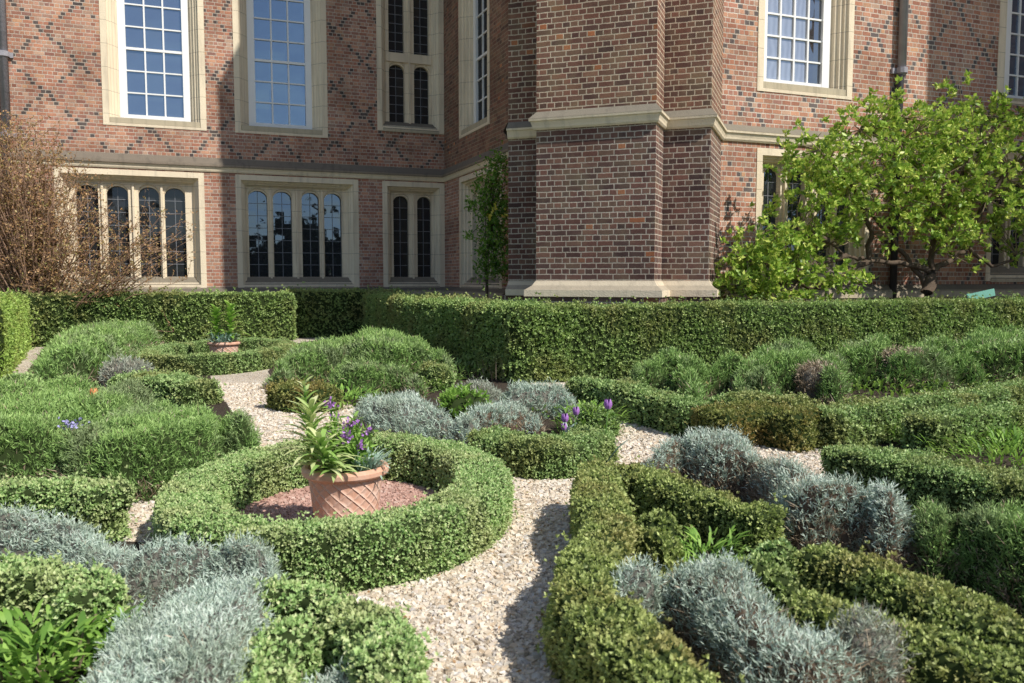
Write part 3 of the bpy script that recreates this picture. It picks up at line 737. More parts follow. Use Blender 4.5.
light_window(PR, 3.29, 5.8, 1.16, 3.42, [(3.6,3.96), (4.13,4.50), (4.78,5.11), (5.22,5.54)], 1.46, 3.14, m_glass_m)
light_window(PR, 8.75, 10.9, 1.16, 3.42, [(9.1,9.5), (9.65,10.05), (10.2,10.6)], 1.46, 3.14, m_glass_d)
# downpipes
def pipe(P, u, z0, zj, z1, r, mat_up, clamps):
    mb = MB(); mb.tube([P(u, z1, .1), P(u, zj, .1)], r, 10); o = mb.build('downpipe', mat_up, house, True)
    if z0 < zj:
        mb = MB(); mb.tube([P(u-.03, zj+.02, .1), P(u-.03, z0, .1)], r*.85, 10); mb.build('lower_pipe', m_pipe_dark, o, True)
    for z in clamps:
        mb = MB(); mb.tube([P(u, z-.05, .1), P(u, z+.05, .1)], r*1.35, 10); mb.box(P, u-.16, u+.16, z-.05, z+.05, .004, .05); mb.build('bracket', mat_up, o)
    return o
pipe(PR, 6.34, 0, 4.85, 14.5, .075, m_leadpipe, [4.95, 7.4])
pipe(PL, -9.02, .8, 3.9, 14.5, .085, m_leadpipe, [5.6, 4.05, 7.9])

# ------------------------------------------------------------------ ground
def sheet(name, poly, z, mat):
    mb = MB(); mb.quad([(p[0], p[1], z) for p in poly]); return tag(mb.build(name, mat), kind='structure')
sheet('ground', [(-400,-400),(400,-400),(400,400),(-400,400)], 0, m_lawn)
sheet('gravel_path', [(-12,-3),(12,-3),(13,14.3),(0,11.0),(-3,18),(-11,15.2)], .004, m_gravel)
def inside(poly, P):
    x, y = P[:, 0], P[:, 1]; c = np.zeros(len(P), bool); j = len(poly)-1
    for i in range(len(poly)):
        xi, yi = poly[i]; xj, yj = poly[j]
        c ^= ((yi > y) != (yj > y)) & (x < (xj-xi)*(y-yi)/(yj-yi+1e-12)+xi); j = i
    return c
bedpx = [
 [(596,470),(650,462),(720,470),(780,488),(850,505),(930,520),(1150,560),(1200,800),(700,800),(640,720),(570,650),(548,615),(580,560)],
 [(835,462),(850,440),(920,420),(1100,400),(1180,520),(1024,496),(920,482)],
 [(580,396),(640,360),(1100,330),(1100,412),(832,436),(750,438),(690,430)],
 [(268,372),(290,345),(345,336),(440,345),(500,380),(560,390),(605,425),(600,455),(540,468),(480,455),(380,420),(340,402),(285,398)],
 [(-60,410),(100,392),(212,384),(242,425),(160,492),(122,512),(-60,530)],
 [(45,349),(75,330),(200,328),(212,384),(205,398),(110,396),(38,398),(8,396)],
 [(-100,530),(150,545),(250,575),(330,590),(400,650),(405,700),(390,820),(-300,820)]]
beds = [[tuple(S(x, y)) for x, y in b] for b in bedpx]
for i, b in enumerate(beds): sheet('bed_soil_and_ring_shade', b, .008+.0005*i, m_soil)
RC = np.array([-.835, 4.07]); RXo, RYo, RXi, RYi = .83, 1.03, .555, .755
circ = lambda c, rx, ry, n=48: [(c[0]+rx*cos(2*pi*i/n), c[1]+ry*sin(2*pi*i/n)) for i in range(n)]
sheet('bed_soil_and_ring_shade', circ(np.array([-4.10, 11.75]), .8, 1.4), .016, m_soil)  # dark soil-coloured disc stands in for shade inside the far ring hedge
sheet('pink_gravel_disc', circ(RC, RXi+.1, RYi+.1), .012, m_pgravel)
RC2 = np.array([-4.10, 11.75])
def stones(name, P, s0, s1, mat, zb):
    n = len(P); C = np.array([[x, y, z] for x in (-1,1) for y in (-1,1) for z in (-1,1)], float)*.5
    s = (s0+(s1-s0)*RS.rand(n)**1.6)
    V = C[None]*(1+RS.uniform(-.38,.38,(n, 8, 3)))
    V = V*np.stack([np.ones(n), .6+.4*RS.rand(n), .4+.4*RS.rand(n)], 1)[:, None, :]
    a = RS.rand(n)*6.28; t = RS.normal(size=n)*.45
    x = V[..., 0]*np.cos(t)[:, None]-V[..., 2]*np.sin(t)[:, None]; z = V[..., 0]*np.sin(t)[:, None]+V[..., 2]*np.cos(t)[:, None]; y = V[..., 1]
    V = np.stack([x*np.cos(a)[:, None]-y*np.sin(a)[:, None], x*np.sin(a)[:, None]+y*np.cos(a)[:, None], z], -1)*s[:, None, None]
    V[..., :2] += P[:, None, :]; V[..., 2] += zb+(s*.18*(.3+RS.rand(n)*1.2))[:, None]
    F = np.array([[0,1,3,2],[4,6,7,5],[0,4,5,1],[2,3,7,6],[0,2,6,4],[1,5,7,3]])
    Fs = (F[None]+(np.arange(n)*8)[:, None, None]).reshape(-1, 4)
    o = big_mesh(name, [(V.reshape(-1, 3), Fs, 0, np.repeat(RS.rand(n), 6))], [mat], smooth0=False)
    return tag(o, kind='stuff')
def gravel_pts(n, x0, x1, y0, y1):
    P = np.stack([RS.uniform(x0, x1, n), RS.uniform(y0, y1, n)], 1)
    ok = np.ones(n, bool)
    for b in beds: ok &= ~inside(b, P)
    ok &= (((P-RC)/[RXo-.1, RYo-.1])**2).sum(1) > 1
    px = P[:, 0]/P[:, 1]*FPX+512
    ok &= (px > -30) & (px < 1060)
    return P[ok]
o = stones('loose_gravel', gravel_pts(210000, -3.5, 3.2, 1.9, 5.6), .009, .023, m_gst, .004); tag(o, 'loose pale buff flint gravel covering the foreground paths', 'gravel')
o = stones('loose_gravel', gravel_pts(75000, -5, 3.5, 5.6, 9.5), .014, .028, m_gst, .004); tag(o, 'loose pale buff gravel on the paths farther back', 'gravel')
n = 16000; q = np.sqrt(RS.rand(n)); a = RS.rand(n)*6.283; P = np.stack([RC[0]+(RXi+.08)*q*np.cos(a), RC[1]+(RYi+.08)*q*np.sin(a)], 1)
o = stones('pink_gravel', P, .010, .022, m_pst, .012); tag(o, 'pinkish red chippings inside the near ring hedge', 'gravel')

P = gravel_pts(5200, -5, 3.5, 2.0, 9.0); P3 = np.c_[P, np.full(len(P), .022)]; D = RS.normal(size=P3.shape)*[1, 1, .18]
V, F = leaves(P3, D, .012+.016*RS.rand(len(P)), .006+.006*RS.rand(len(P)))
o = big_mesh('fallen_leaves', [(V, F, 0, RS.rand(len(P)))], [m_quince], smooth0=False); tag(o, 'small dry leaves and clippings scattered over the gravel', 'leaf litter', kind='stuff')
# ------------------------------------------------------------------ hedges
def ring_path(c, rx, ry, n=28): return [(c[0]+rx*cos(2*pi*i/n), c[1]+ry*sin(2*pi*i/n)) for i in range(n)]
hedge('ring_hedge', ring_path(RC, (RXo+RXi)/2, (RYo+RYi)/2), .27, .245, .0125, 'large round clipped box hedge ringing the terracotta pot in the foreground', mat=m_ringbox, closed=True, step=.03, rough=.011, cover=2.4)
hedge('ring_hedge', ring_path(RC2, .84, 1.45), .27, .25, .021, 'smaller far ring of clipped box hedge around a low plant pot', mat=m_box, closed=True, step=.07, cover=2.3)
TH = .875
K = np.array([.0, 9.4])
hedge('tall_hedge', [K+U*.3-VV*.36, K+U*10.5-VV*.36], .72, TH, .030, 'long tall clipped hedge running right from the corner below the turret', mat=m_yew, straight=True, step=.09, rough=.026, r=.045, cover=2.4)
hedge('tall_hedge', [K+U*.40-VV*.05, K+U*.40-VV*8.6], .80, TH+.005, .032, 'tall clipped hedge running back from the corner toward the mullioned windows', mat=m_yew, straight=True, step=.09, rough=.026, r=.045, cover=2.4)
a0 = np.array([-11.5, 13.38]); 
hedge('tall_hedge', [a0-VV*.35, a0-VV*.35+U*7.75], .7, TH+.05, .042, 'tall clipped hedge across the back left below the stone mullioned window', mat=m_yew, straight=True, step=.12, rough=.02, r=.05, cover=2.2)
hedge('tall_hedge', [(-4.6, 17.1), (-2.4, 17.95)], .6, .95, .045, 'short shaded hedge set back in the corner of the court', mat=m_yew, straight=True, step=.12, rough=.02, cover=2.2)
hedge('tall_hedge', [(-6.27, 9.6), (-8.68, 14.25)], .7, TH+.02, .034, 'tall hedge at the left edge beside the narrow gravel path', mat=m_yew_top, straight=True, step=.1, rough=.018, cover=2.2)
def low(pxs, w, h, label, mat=m_box, name='low_hedge', lf=None, r=.05):
    pts = [S(x, y, h) for x, y in pxs]; d = np.mean([np.linalg.norm(p) for p in pts])
    lf = lf or max(.0145, d*.0029)
    return hedge(name, pts, w, h, lf, label, mat=mat, r=.038, step=max(.028, d*.008), rough=.022, cover=2.5)
low([(601,464),(600,492),(610,524),(588,556),(582,588),(618,622),(664,660),(731,720)], .20, .27, 'bronzed low box hedge edging the gravel path at bottom right', m_olive)
low([(628,466),(668,480),(716,493),(766,508)], .185, .26, 'short bronzed box hedge running right below the silver lavender', m_olive)
low([(818,548),(880,568),(950,600),(1050,645)], .18, .26, 'low box hedge winding behind the near silver lavender at right', m_olive)
low([(806,598),(870,614),(950,642),(1050,668)], .165, .25, 'yellow green low box hedge nearest the bottom right corner', m_olive)
low([(846,444),(892,454),(960,468),(1060,482)], .34, .27, 'thick dark fronted low box hedge at the right of the gravel gap', m_box)
low([(578,378),(615,384),(655,393),(697,402)], .30, .27, 'low box hedge running from the tall hedge corner to the brown corner', m_box)
low([(712,410),(760,407),(810,413)], .42, .26, 'brown bronzed low hedge at the corner of the far bed', m_bronze)
low([(718,397),(760,396),(800,399)], .30, .30, 'short green box hedge behind the brown corner hedge', m_box)
low([(822,411),(880,403),(950,393),(1060,378)], .34, .27, 'long low box hedge edging the far bed at right', m_box)
low([(922,416),(968,411),(1012,406)], .28, .26, 'short low box hedge between two beds at far right', m_box)
low([(486,430),(520,438),(562,440),(598,428)], .30, .22, 'low box hedge at the tip of the middle bed under the purple tulips', m_box)
low([(128,374),(168,377),(203,380)], .42, .25, 'low box hedge between the two green lavender masses on the left', m_box)
low([(-30,488),(30,483),(78,482),(104,487)], .24, .26, 'low box hedge in front of the big green lavender at left edge', m_ringbox)
low([(-60,574),(10,568),(62,566),(92,580)], .22, .26, 'box hedge block by the silver lavender at bottom left', m_ringbox)
low([(268,582),(318,590),(366,612),(393,655),(400,720)], .165, .25, 'curved low box hedge beside the gravel below the ring hedge', m_ringbox)
low([(300,618),(266,648),(244,730)], .14, .24, 'inner curl of low box hedge right of the silver lavender', m_ringbox)
low([(282,381),(305,385),(330,383)], .34, .25, 'small bronzed box hedge at the left tip of the middle bed', m_bronze)
n = 0
def B(*a, **k):
    global n; n += 1; return bush(*a, seed=n, **k)
B('box_bush', 652, 514, .27, 62, 1.0, 'rounded bronzed box bush in the fork of the right hand hedges', kind='olive', cat='bush')
B('box_bush', 770, 549, .26, 88, 1.0, 'rounded green box bush between the two silver lavender drifts', kind='box', cat='bush')
B('box_bush', 16, 378, .25, 44, 1.0, 'small box bush by the narrow path at left edge', kind='box', cat='bush')
B('box_bush', 436, 362, .3, 34, 1.0, 'small dark box bush beside the far green lavender', kind='box', cat='bush')
B('box_bush', 598, 408, .22, 40, 1.0, 'low box bush among the purple tulips', kind='box', cat='bush')
# green lavender
def Dn(*a, **k):
    global n; n += 1; return drift(*a, seed=n, **k)
L_ = 'lavender_bush'
Dn(L_, [(-80,400,1),(0,384,1),(70,380,1),(130,383,1),(155,395,.8),(100,425,.7),(60,455,.3),(40,480,.15),(-80,480,.15)], .38, 'wide green lavender mass at the left edge behind the orange tulip')
Dn(L_, [(85,415,1),(130,402,1),(180,398,1),(225,412,1),(250,432,.7),(240,455,.2),(190,485,.1),(120,500,.05),(60,484,.1),(45,455,.5)], .40, 'largest green lavender mound spilling toward the large ring hedge', lump=.1)
Dn(L_, [(45,362,.7),(68,330,1),(100,321,1),(135,321,1),(150,326,1),(115,338,.9),(108,352,.6),(118,368,.2),(95,380,.1),(60,384,.1)], .40, 'far green lavender mass between the narrow path and the small ring hedge', edge=.3)
B(L_, 170, 378, .2, 44, 1.0, 'small grey green bush in front of the small ring hedge', kind='lav')
B(L_, 128, 363, .26, 46, 1.0, 'greyish dry lavender clump between the left lavender masses', kind='dust')
Dn(L_, [(280,362,.8),(296,345,1),(330,338,1),(362,345,1),(355,370,.2),(305,380,.1),(284,378,.2)], .38, 'green lavender mound right of the small ring hedge', edge=.25)
Dn(L_, [(338,340,1),(370,331,1),(410,333,1),(436,345,1),(438,362,.4),(400,368,.3),(360,358,.6)], .42, 'far green lavender mound nearest the tall hedge face', edge=.3)
Dn(L_, [(342,372,.7),(360,360,1),(400,360,1),(416,372,.8),(405,392,.1),(350,394,.1)], .34, 'green lavender mound in the middle of the centre bed', edge=.22)
Dn(L_, [(637,375,.4),(645,358,1),(680,357,1),(694,370,1),(685,390,.1),(645,388,.1)], .42, 'leftmost green lavender mound in front of the long hedge', edge=.25)
Dn(L_, [(680,372,.7),(692,356,1),(735,351,1),(762,364,.9),(760,392,.1),(690,394,.1)], .44, 'second green lavender mound in front of the long hedge', edge=.25)
Dn(L_, [(742,362,.9),(765,345,1),(810,344,1),(832,357,1),(835,380,.2),(800,394,.1),(752,394,.1)], .46, 'broad green lavender mound in front of the long hedge', edge=.25)
B(L_, 816, 366, .34, 40, 1.0, 'bare grey twiggy lavender beside the broad green mound', kind='dead')
Dn(L_, [(828,352,1),(850,340,1),(880,342,1),(890,360,.6),(880,384,.1),(838,384,.1)], .45, 'green lavender mound between two bare grey clumps', edge=.25)
B(L_, 903, 350, .42, 40, 1.0, 'bare grey lavender clump farther right', kind='dead')
Dn(L_, [(893,352,.9),(920,343,1),(950,344,1),(975,358,.8),(965,386,.1),(905,388,.1)], .45, 'green lavender mound right of the farther bare clump', edge=.25)
Dn(L_, [(950,342,1),(985,331,1),(1024,328,1),(1100,326,1),(1100,378,.1),(1000,380,.1),(965,372,.2)], .47, 'green lavender mass at the far right edge behind the low hedge', edge=.3)
Dn(L_, [(916,532,.5),(940,498,1),(985,488,1),(1040,492,1),(1120,505,1),(1140,640,.1),(1024,612,.1),(985,594,.1),(950,578,.1),(920,562,.1)], .38, 'tall green lavender with grey twiggy base at right edge', dead=.19, edge=.13)
# silver lavender
g = 'silver lavender drifts'; L_ = 'silver_lavender'
def Sv(px, h, lb, **k): k.setdefault('kind', 'sil'); k.setdefault('group', g); return Dn(L_, px, h, lb, **k)
Sv([(362,412,.6),(375,396,1),(412,396,1),(440,407,1),(468,417,1),(474,430,.6),(455,440,.2),(400,435,.2),(370,426,.3)], .26, 'silver lavender just above the ring hedge in the centre bed')
Sv([(472,418,.7),(485,403,1),(515,401,1),(536,411,1),(530,430,.3),(480,440,.2)], .26, 'silver lavender with brownish base beside the low hedge', dead=.25)
Sv([(506,398,.7),(518,383,1),(555,382,1),(571,395,.8),(560,412,.2),(520,414,.2)], .29, 'silver lavender closest to the hedge corner')
B(L_, 478, 385, .25, 42, 1.2, 'small dusty lavender behind the bright green tuft', kind='dust', group=g)
Sv([(640,462,.7),(655,440,1),(700,430,1),(740,437,1),(790,456,1),(850,478,1),(888,502,1),(905,528,.6),(895,560,.1),(850,562,.1),(800,556,.1),(772,532,.1),(755,502,.15),(712,490,.2),(675,478,.2)], .33, 'long silver lavender drift with bare brown stems below the gravel gap', dead=.3, edge=.12)
B(L_, 634, 570, .26, 54, 1.0, 'small silver lavender tuft next to the bronzed path hedge', kind='sil', group=g)
Sv([(655,572,.9),(690,546,1),(725,549,1),(765,576,1),(830,612,1),(870,632,1),(898,652,.9),(880,690,.3),(850,730,.2),(790,740,.15),(735,700,.15),(690,655,.15),(655,612,.3),(642,592,.6)], .29, 'long silver lavender drift with dry brown stems at bottom right', dead=.26, edge=.12)
B(L_, 872, 632, .27, 60, .8, 'straggly dusty lavender at the lower end of the bottom right drift', kind='dust', group=g, dead=.4)
Sv([(-60,512,1),(20,507,1),(75,513,1),(130,526,1),(155,542,.8),(135,580,.3),(110,598,.2),(60,565,.3),(0,562,.3),(-60,565,.3)], .27, 'silver lavender at the left edge in front of the low box hedge')
Sv([(125,535,1),(180,529,1),(230,539,1),(272,553,1),(266,575,.5),(225,587,.3),(160,600,.2),(125,592,.3)], .28, 'silver lavender touching the front of the large ring hedge')
Sv([(148,590,1),(200,566,1),(250,576,1),(270,596,.8),(257,640,.4),(242,720,.2),(232,800,.2),(80,800,.2),(100,700,.3),(118,630,.6)], .28, 'largest silver lavender at the bottom left beside the weeds')
B(L_, 338, 680, .18, 80, .9, 'silver lavender sprig between the curled box hedges', kind='sil', group=g)
B('green_tuft', 466, 392, .24, 50, 1.1, 'bright green leafy tuft among the centre silver lavender', kind='bright', cat='plant')

# ------------------------------------------------------------------ leafy plants, tulips
def strap(bases, dirs, L, W, droop, seg=6):
    """arched tapering leaves; returns V,F"""
    n = len(bases); t = np.linspace(0, 1, seg+1)
    D = nrm(dirs); side = nrm(np.cross(D, np.array([0, 0, 1.0]))+1e-6)
    L = np.broadcast_to(L, (n,)); W = np.broadcast_to(W, (n,)); droop = np.broadcast_to(droop, (n,))
    C = bases[:, None]+D[:, None]*(L[:, None]*t)[..., None]; C[..., 2] -= (droop*L)[:, None]*t**2.2
    hor = D.copy(); hor[:, 2] = 0; C += (nrm(hor)*(droop*L*.35)[:, None])[:, None]*(t**2)[None, :, None]
    w = (W[:, None]*np.sin(pi*(.12+.88*t))**.8*.5)[..., None]; w[:, -1] = 0
    V = np.stack([C-side[:, None]*w, C+side[:, None]*w], 2).reshape(-1, 3)
    base = (np.arange(n)*(seg+1)*2)[:, None]+(np.arange(seg)*2)[None]
    F = np.stack([base, base+1, base+3, base+2], -1).reshape(-1, 4)
    return V, F, seg
def leafy(name, c, r, h, nl, L, W, mat, label, cat='plant', droop=.35, stems=0, up=1.0, group=None):
    o = empty(name, (c[0], c[1], c[2]))
    a = RS.rand(nl)*6.283; q = np.sqrt(RS.rand(nl))*r
    B0 = np.stack([q*np.cos(a), q*np.sin(a), RS.rand(nl)**1.3*h], 1)
    D = np.stack([np.cos(a)*.8, np.sin(a)*.8, np.full(nl, up)], 1)+RS.normal(size=(nl, 3))*.35
    V, F, sg = strap(B0, D, L*(.5+.7*RS.rand(nl)), W*(.7+.5*RS.rand(nl)), droop*(.5+RS.rand(nl)))
    big_mesh('foliage', [(V, F, 0, np.repeat(RS.rand(nl), sg))], [mat], o, smooth0=True)
    if stems:
        mb = MB()
        for i in range(stems):
            j = RS.randint(nl); e = B0[j]; mb.tube([(e[0]*.3, e[1]*.3, 0), (e[0]*.8, e[1]*.8, e[2]*.5), tuple(e)], .004, 5)
        mb.build('stem', m_bark_l, o)
    return tag(o, label, cat, group)
def g3(px, py, z=0): p = S(px, py, z); return (p[0], p[1], 0.0)
leafy('weedy_plant', g3(45, 650, .12), .22, .17, 420, .085, .018, m_bright, 'bright green weedy foliage in the bottom left corner', stems=20)
leafy('weedy_plant', g3(105, 640, .12), .10, .16, 90, .09, .02, m_bright, 'broader leaved weed beside the silver lavender at bottom left', stems=6)
leafy('weedy_plant', g3(10, 640, .12), .16, .15, 200, .08, .016, m_bright, 'weedy green foliage at the lower left edge', stems=8)
leafy('leafy_plant', g3(705, 548, .12), .15, .15, 240, .09, .011, m_bright, 'bright green narrow leaved plant between box bush and silver lavender')
leafy('leafy_plant', g3(665, 545, .12), .08, .13, 80, .08, .012, m_bright, 'small bright green tuft beside the rounded bronzed box bush')
leafy('grassy_plant', g3(930, 436, .05), .32, .12, 320, .14, .012, m_bright, 'bright grassy growth behind the thick low hedge at right')
leafy('grassy_plant', g3(1000, 440, .05), .35, .14, 320, .14, .014, m_bright, 'taller grassy growth at the right edge behind the thick hedge')
leafy('leafy_plant', g3(860, 380, .1), .5, .15, 300, .14, .02, m_lav, 'pale green low growth in front of the green lavender mounds')
leafy('leafy_plant', g3(415, 380, .1), .5, .12, 300, .13, .02, m_bright, 'yellow green ground plants in front of the dark box bush')
leafy('ground_cover_plant', g3(540, 410, .03), .45, .10, 420, .10, .02, m_bright, 'low green ground cover between the centre silver lavender and the low hedge')
leafy('ground_cover_plant', g3(450, 372, .03), .9, .14, 700, .13, .022, m_lav, 'mixed green ground cover in front of the tall hedge face', cat='plant')
leafy('ground_cover_plant', g3(905, 385, .03), 1.4, .12, 700, .15, .022, m_bright, 'low green ground cover below the bare grey lavender clumps')
leafy('ground_cover_plant', g3(1010, 455, .03), .55, .12, 700, .12, .014, m_bright, 'dense bright ground cover behind the thick hedge at the right edge')
leafy('leafy_plant', g3(345, 394, .1), .35, .12, 260, .12, .02, m_bright, 'low green leaves left of the centre silver lavender')
leafy('leafy_plant', g3(300, 326, .1), .6, .2, 200, .22, .04, m_bright, 'far leafy plants beside the back left hedge')
leafy('leafy_plant', g3(470, 352, .1), .25, .15, 120, .14, .02, m_bright, 'small plants at the foot of the tall hedge')
def tulip(px, py, z, mat, label, yaw=0, group=None, leaves_=3, Y=None, s=1.0, lean=.02):
    p = S(px, py, z); o = empty('tulip', (p[0]-lean, p[1], 0))
    mb = MB(); mb.tube([(0,0,0), (lean*.3,0,z*.5), (lean,0,z-.02)], .0045, 6); mb.build('stem', m_bright, o, True)
    fl = MB(); c = np.array([lean, 0, z-.025]); R, Hh = .024*s, .058*s
    for i in range(6):
        a0 = i*pi/3+.2*(i % 2); rr = R*(1 if i % 2 else .88); prev = None
        for k in range(6):
            t = k/5; rad = rr*(sin(pi*(.18+.62*t)))**.8; zz = c[2]+Hh*t; hw = .62*(sin(pi*min(1, .2+.8*t))**.6 if t < 1 else .12)
            cur = [(c[0]+rad*cos(a0+d*hw), c[1]+rad*sin(a0+d*hw), zz-abs(d)*.004*t) for d in (-1, -.5, 0, .5, 1)]
            if prev:
                for j in range(4): fl.quad([prev[j], prev[j+1], cur[j+1], cur[j]])
            prev = cur
    fl.build('flower', mat, o, True)
    if leaves_:
        a = RS.rand(leaves_)*6.28; D = np.stack([np.cos(a)*.55, np.sin(a)*.55, np.ones(leaves_)], 1)
        V, F, sg = strap(np.zeros((leaves_, 3)), D, z*.75, .042, .25)
        big_mesh('leaf', [(V, F, 0, np.repeat(RS.rand(leaves_)*.4+.3, sg))], [m_grey], o)
    return tag(o, label, 'tulip', group)
tg = 'purple tulips at the middle bed tip'
tulip(608, 405, .40, m_purple, 'tall purple tulip standing highest above the gravel at the bed tip', group=tg, s=1.15)
tulip(576, 411, .34, m_purple, 'purple tulip in the middle of the three by the low hedge', group=tg)
tulip(565, 418, .33, m_purple, 'purple tulip with open bloom at left of the three', group=tg)
tulip(564, 426, .29, m_purple, 'lowest purple tulip beside the low hedge', group=tg, leaves_=2, s=.8)
tulip(94, 393, .42, m_orange, 'single orange tulip above the green lavender at left', s=1.1)
for px, py, lb in ((590, 424, 'tulip leaves with no flower on the gravel side of the bed tip'), (625, 500, 'upright blue green tulip leaves in the right hand box hedge'), (566, 436, 'broad pale tulip leaf hanging over the low hedge'), (795, 500, 'single leaf sprout in front of the brown stemmed lavender')):
    p = S(px, py, .1); o = empty('tulip_leaves', (p[0], p[1], .08)); k = 5 if px != 625 else 3
    a = RS.rand(k)*6.28; D = np.stack([np.cos(a)*.3, np.sin(a)*.3, np.ones(k)], 1); V, F, sg = strap(np.zeros((k, 3)), D, .2, .035, .12 if px == 625 else .4)
    big_mesh('leaf', [(V, F, 0, np.repeat(RS.rand(k)*.5+.5, sg))], [m_grey], o); tag(o, lb, 'plant')
leafy('leafy_plant', g3(590, 422, .1), .26, .22, 420, .11, .014, m_bright, 'bright green foliage around the purple tulips')
leafy('thin_sprigs', g3(505, 372, .1), .4, .05, 26, .3, .006, m_dead, 'pale thin dry stalks in front of the tall hedge', droop=.1, up=2.5)
p = S(72, 424, .38); o = empty('blue_flower_spike', (p[0], p[1], 0))
mb = MB(); mb.tube([(0,0,0), (.0,0,.36)], .004, 5); mb.build('stem', m_bark_l, o)
V, F = leaves(RS.normal(size=(60, 3))*[.035,.035,.012]+[0,0,.38], RS.normal(size=(60, 3)), .02, .014); big_mesh('flower', [(V, F, 0, RS.rand(60))], [plain('lilac_petals', (.38,.36,.62), .6)], o)
tag(o, 'small lilac blue flower head in the green lavender at left', 'flower')

# ------------------------------------------------------------------ pots
def lathe(prof, k=48):
    mb = MB()
    for (r0, z0), (r1, z1) in zip(prof[:-1], prof[1:]):
        for j in range(k):
            a, b = 2*pi*j/k, 2*pi*(j+1)/k
            mb.quad([(r0*cos(a), r0*sin(a), z0), (r0*cos(b), r0*sin(b), z0), (r1*cos(b), r1*sin(b), z1), (r1*cos(a), r1*sin(a), z1)])
    return mb
def pot(c, R, r, h, label, name='terracotta_pot'):
    o = empty(name, (c[0], c[1], .01))
    b = lathe([(0, .0), (r, .0), (r+.004, .01), (R-.03, h*.82), (R-.024, h*.84), (R-.02, h*.86)]).build('body', m_terra, o, True)
    e = lathe([(R-.024, h*.85), (R-.006, h*.865), (R, h*.89), (R+.001, h*.95), (R-.006, h*.985), (R-.015, h), (R-.03, h*.99), (R-.036, h*.95), (R-.04, h*.8)]).build('rim', m_terra, o, True)
    s_ = lathe([(0, h*.9), (R*.5, h*.895), (R-.036, h*.88)]).build('soil', m_soil, o, True)
    return tag(o, label, 'plant pot')
PC = np.array([-.79, 3.9])
pot(PC, .203, .138, .315, 'large lattice patterned terracotta pot inside the near ring hedge')
P2C = S(224, 345, .26)
pot(P2C, .23, .17, .30, 'small terracotta pot of pale foliage inside the far ring hedge')
def lily(c, h, nl, L, label, lean=(0, 0), mat=None, Wd=.026, top=False):
    o = empty('lily_plant', c)
    mb = MB(); pts = [(lean[0]*t*t, lean[1]*t*t, h*t) for t in np.linspace(0, 1, 6)]; mb.tube(pts, .006, 6); mb.build('stem', m_bright, o, True)
    t = np.linspace(.12, 1, nl); a = np.arange(nl)*2.4+RS.rand(nl)*.5
    B0 = np.stack([lean[0]*t*t, lean[1]*t*t, h*t], 1); D = np.stack([np.cos(a), np.sin(a), .55+t*.9], 1)
    V, F, sg = strap(B0, D, L*(1.15-.55*t)*(.8+.4*RS.rand(nl)), Wd, .55*(1.1-.5*t)); big_mesh('leaf', [(V, F, 0, np.repeat(.35+.65*RS.rand(nl), sg))], [mat or m_strap], o)
    return tag(o, label, 'lily')
zz = .29
def inp(px, py, Y=4.0): q = SY(px, py, Y-.1); return (q[0], q[1], zz)
lily(inp(313, 440, 3.95), .31, 60, .22, 'tall arching lily on the left side of the terracotta pot', (-.01, 0))
lily(inp(326, 440, 3.86), .18, 50, .19, 'drooping lily at the front left of the terracotta pot', (-.02, -.03))
lily(inp(335, 440, 3.84), .08, 30, .12, 'low star shaped rosette of lily leaves at the pot front', (.0, -.02))
lily(inp(308, 440, 4.08), .42, 40, .13, 'slender tallest lily stem with brownish tip above the pot', (-.02, .02), Wd=.018)
lily(inp(352, 440, 4.06), .25, 26, .10, 'short lily stem behind the purple flowers in the pot', (.01, .02), Wd=.018)
# wallflower
o = empty('wallflower', (PC[0]+.05, PC[1], zz)); fl = []; mb = MB(); lv = []
tgt = [(330,405),(335,418),(347,437),(357,424),(369,431),(360,447),(331,431),(349,425),(340,440),(366,438)]
for i, (x, y) in enumerate(tgt):
    q = SY(x, y, 3.8+RS.rand()*.2)-np.array([PC[0]+.05, PC[1], zz]); b = q*[.35,.35,0]
    mb.tube([b, b*.4+q*.6-np.array([0,0,.01]), q-np.array([0,0,.012])], .0035, 5)
    fl.append(q+RS.normal(size=(26, 3))*.011)
    for t in np.linspace(.1, .95, 16): lv.append(b*(1-t)+q*t)
mb.build('stem', m_bright, o)
for fh in fl: V, F = leaves(fh, RS.normal(size=fh.shape)+[0,0,.6], .019, .017); big_mesh('flower', [(V, F, 0, RS.rand(len(F)))], [m_purple], o)
lv = np.repeat(np.array(lv), 5, 0)+RS.normal(size=(len(lv)*5, 3))*.012; V, F = leaves(lv, RS.normal(size=lv.shape)+[0,0,.4], .055, .013); big_mesh('leaf', [(V, F, 0, RS.rand(len(F)))], [m_bright], o)
tag(o, 'wallflower with purple flower heads in the terracotta pot', 'flower')
o = leafy('carnation_plant', (PC[0]+.10, PC[1]-.02, zz), .085, .07, 260, .085, .009, m_grey, 'blue grey carnation foliage at the right of the terracotta pot', droop=.25)
lily(tuple(SY(217, 340, P2C[1]))[:2]+(.27,), .50, 44, .26, 'pale leafed lily at the left of the small far pot', Wd=.06, mat=m_bright)
lily(tuple(SY(231, 340, P2C[1]))[:2]+(.27,), .55, 44, .26, 'pale leafed lily at the right of the small far pot', Wd=.06, mat=m_bright)
leafy('carnation_plant', (P2C[0], P2C[1]-.05, .28), .16, .1, 160, .14, .025, m_grey, 'grey green edging foliage spilling over the far pot', droop=.3)

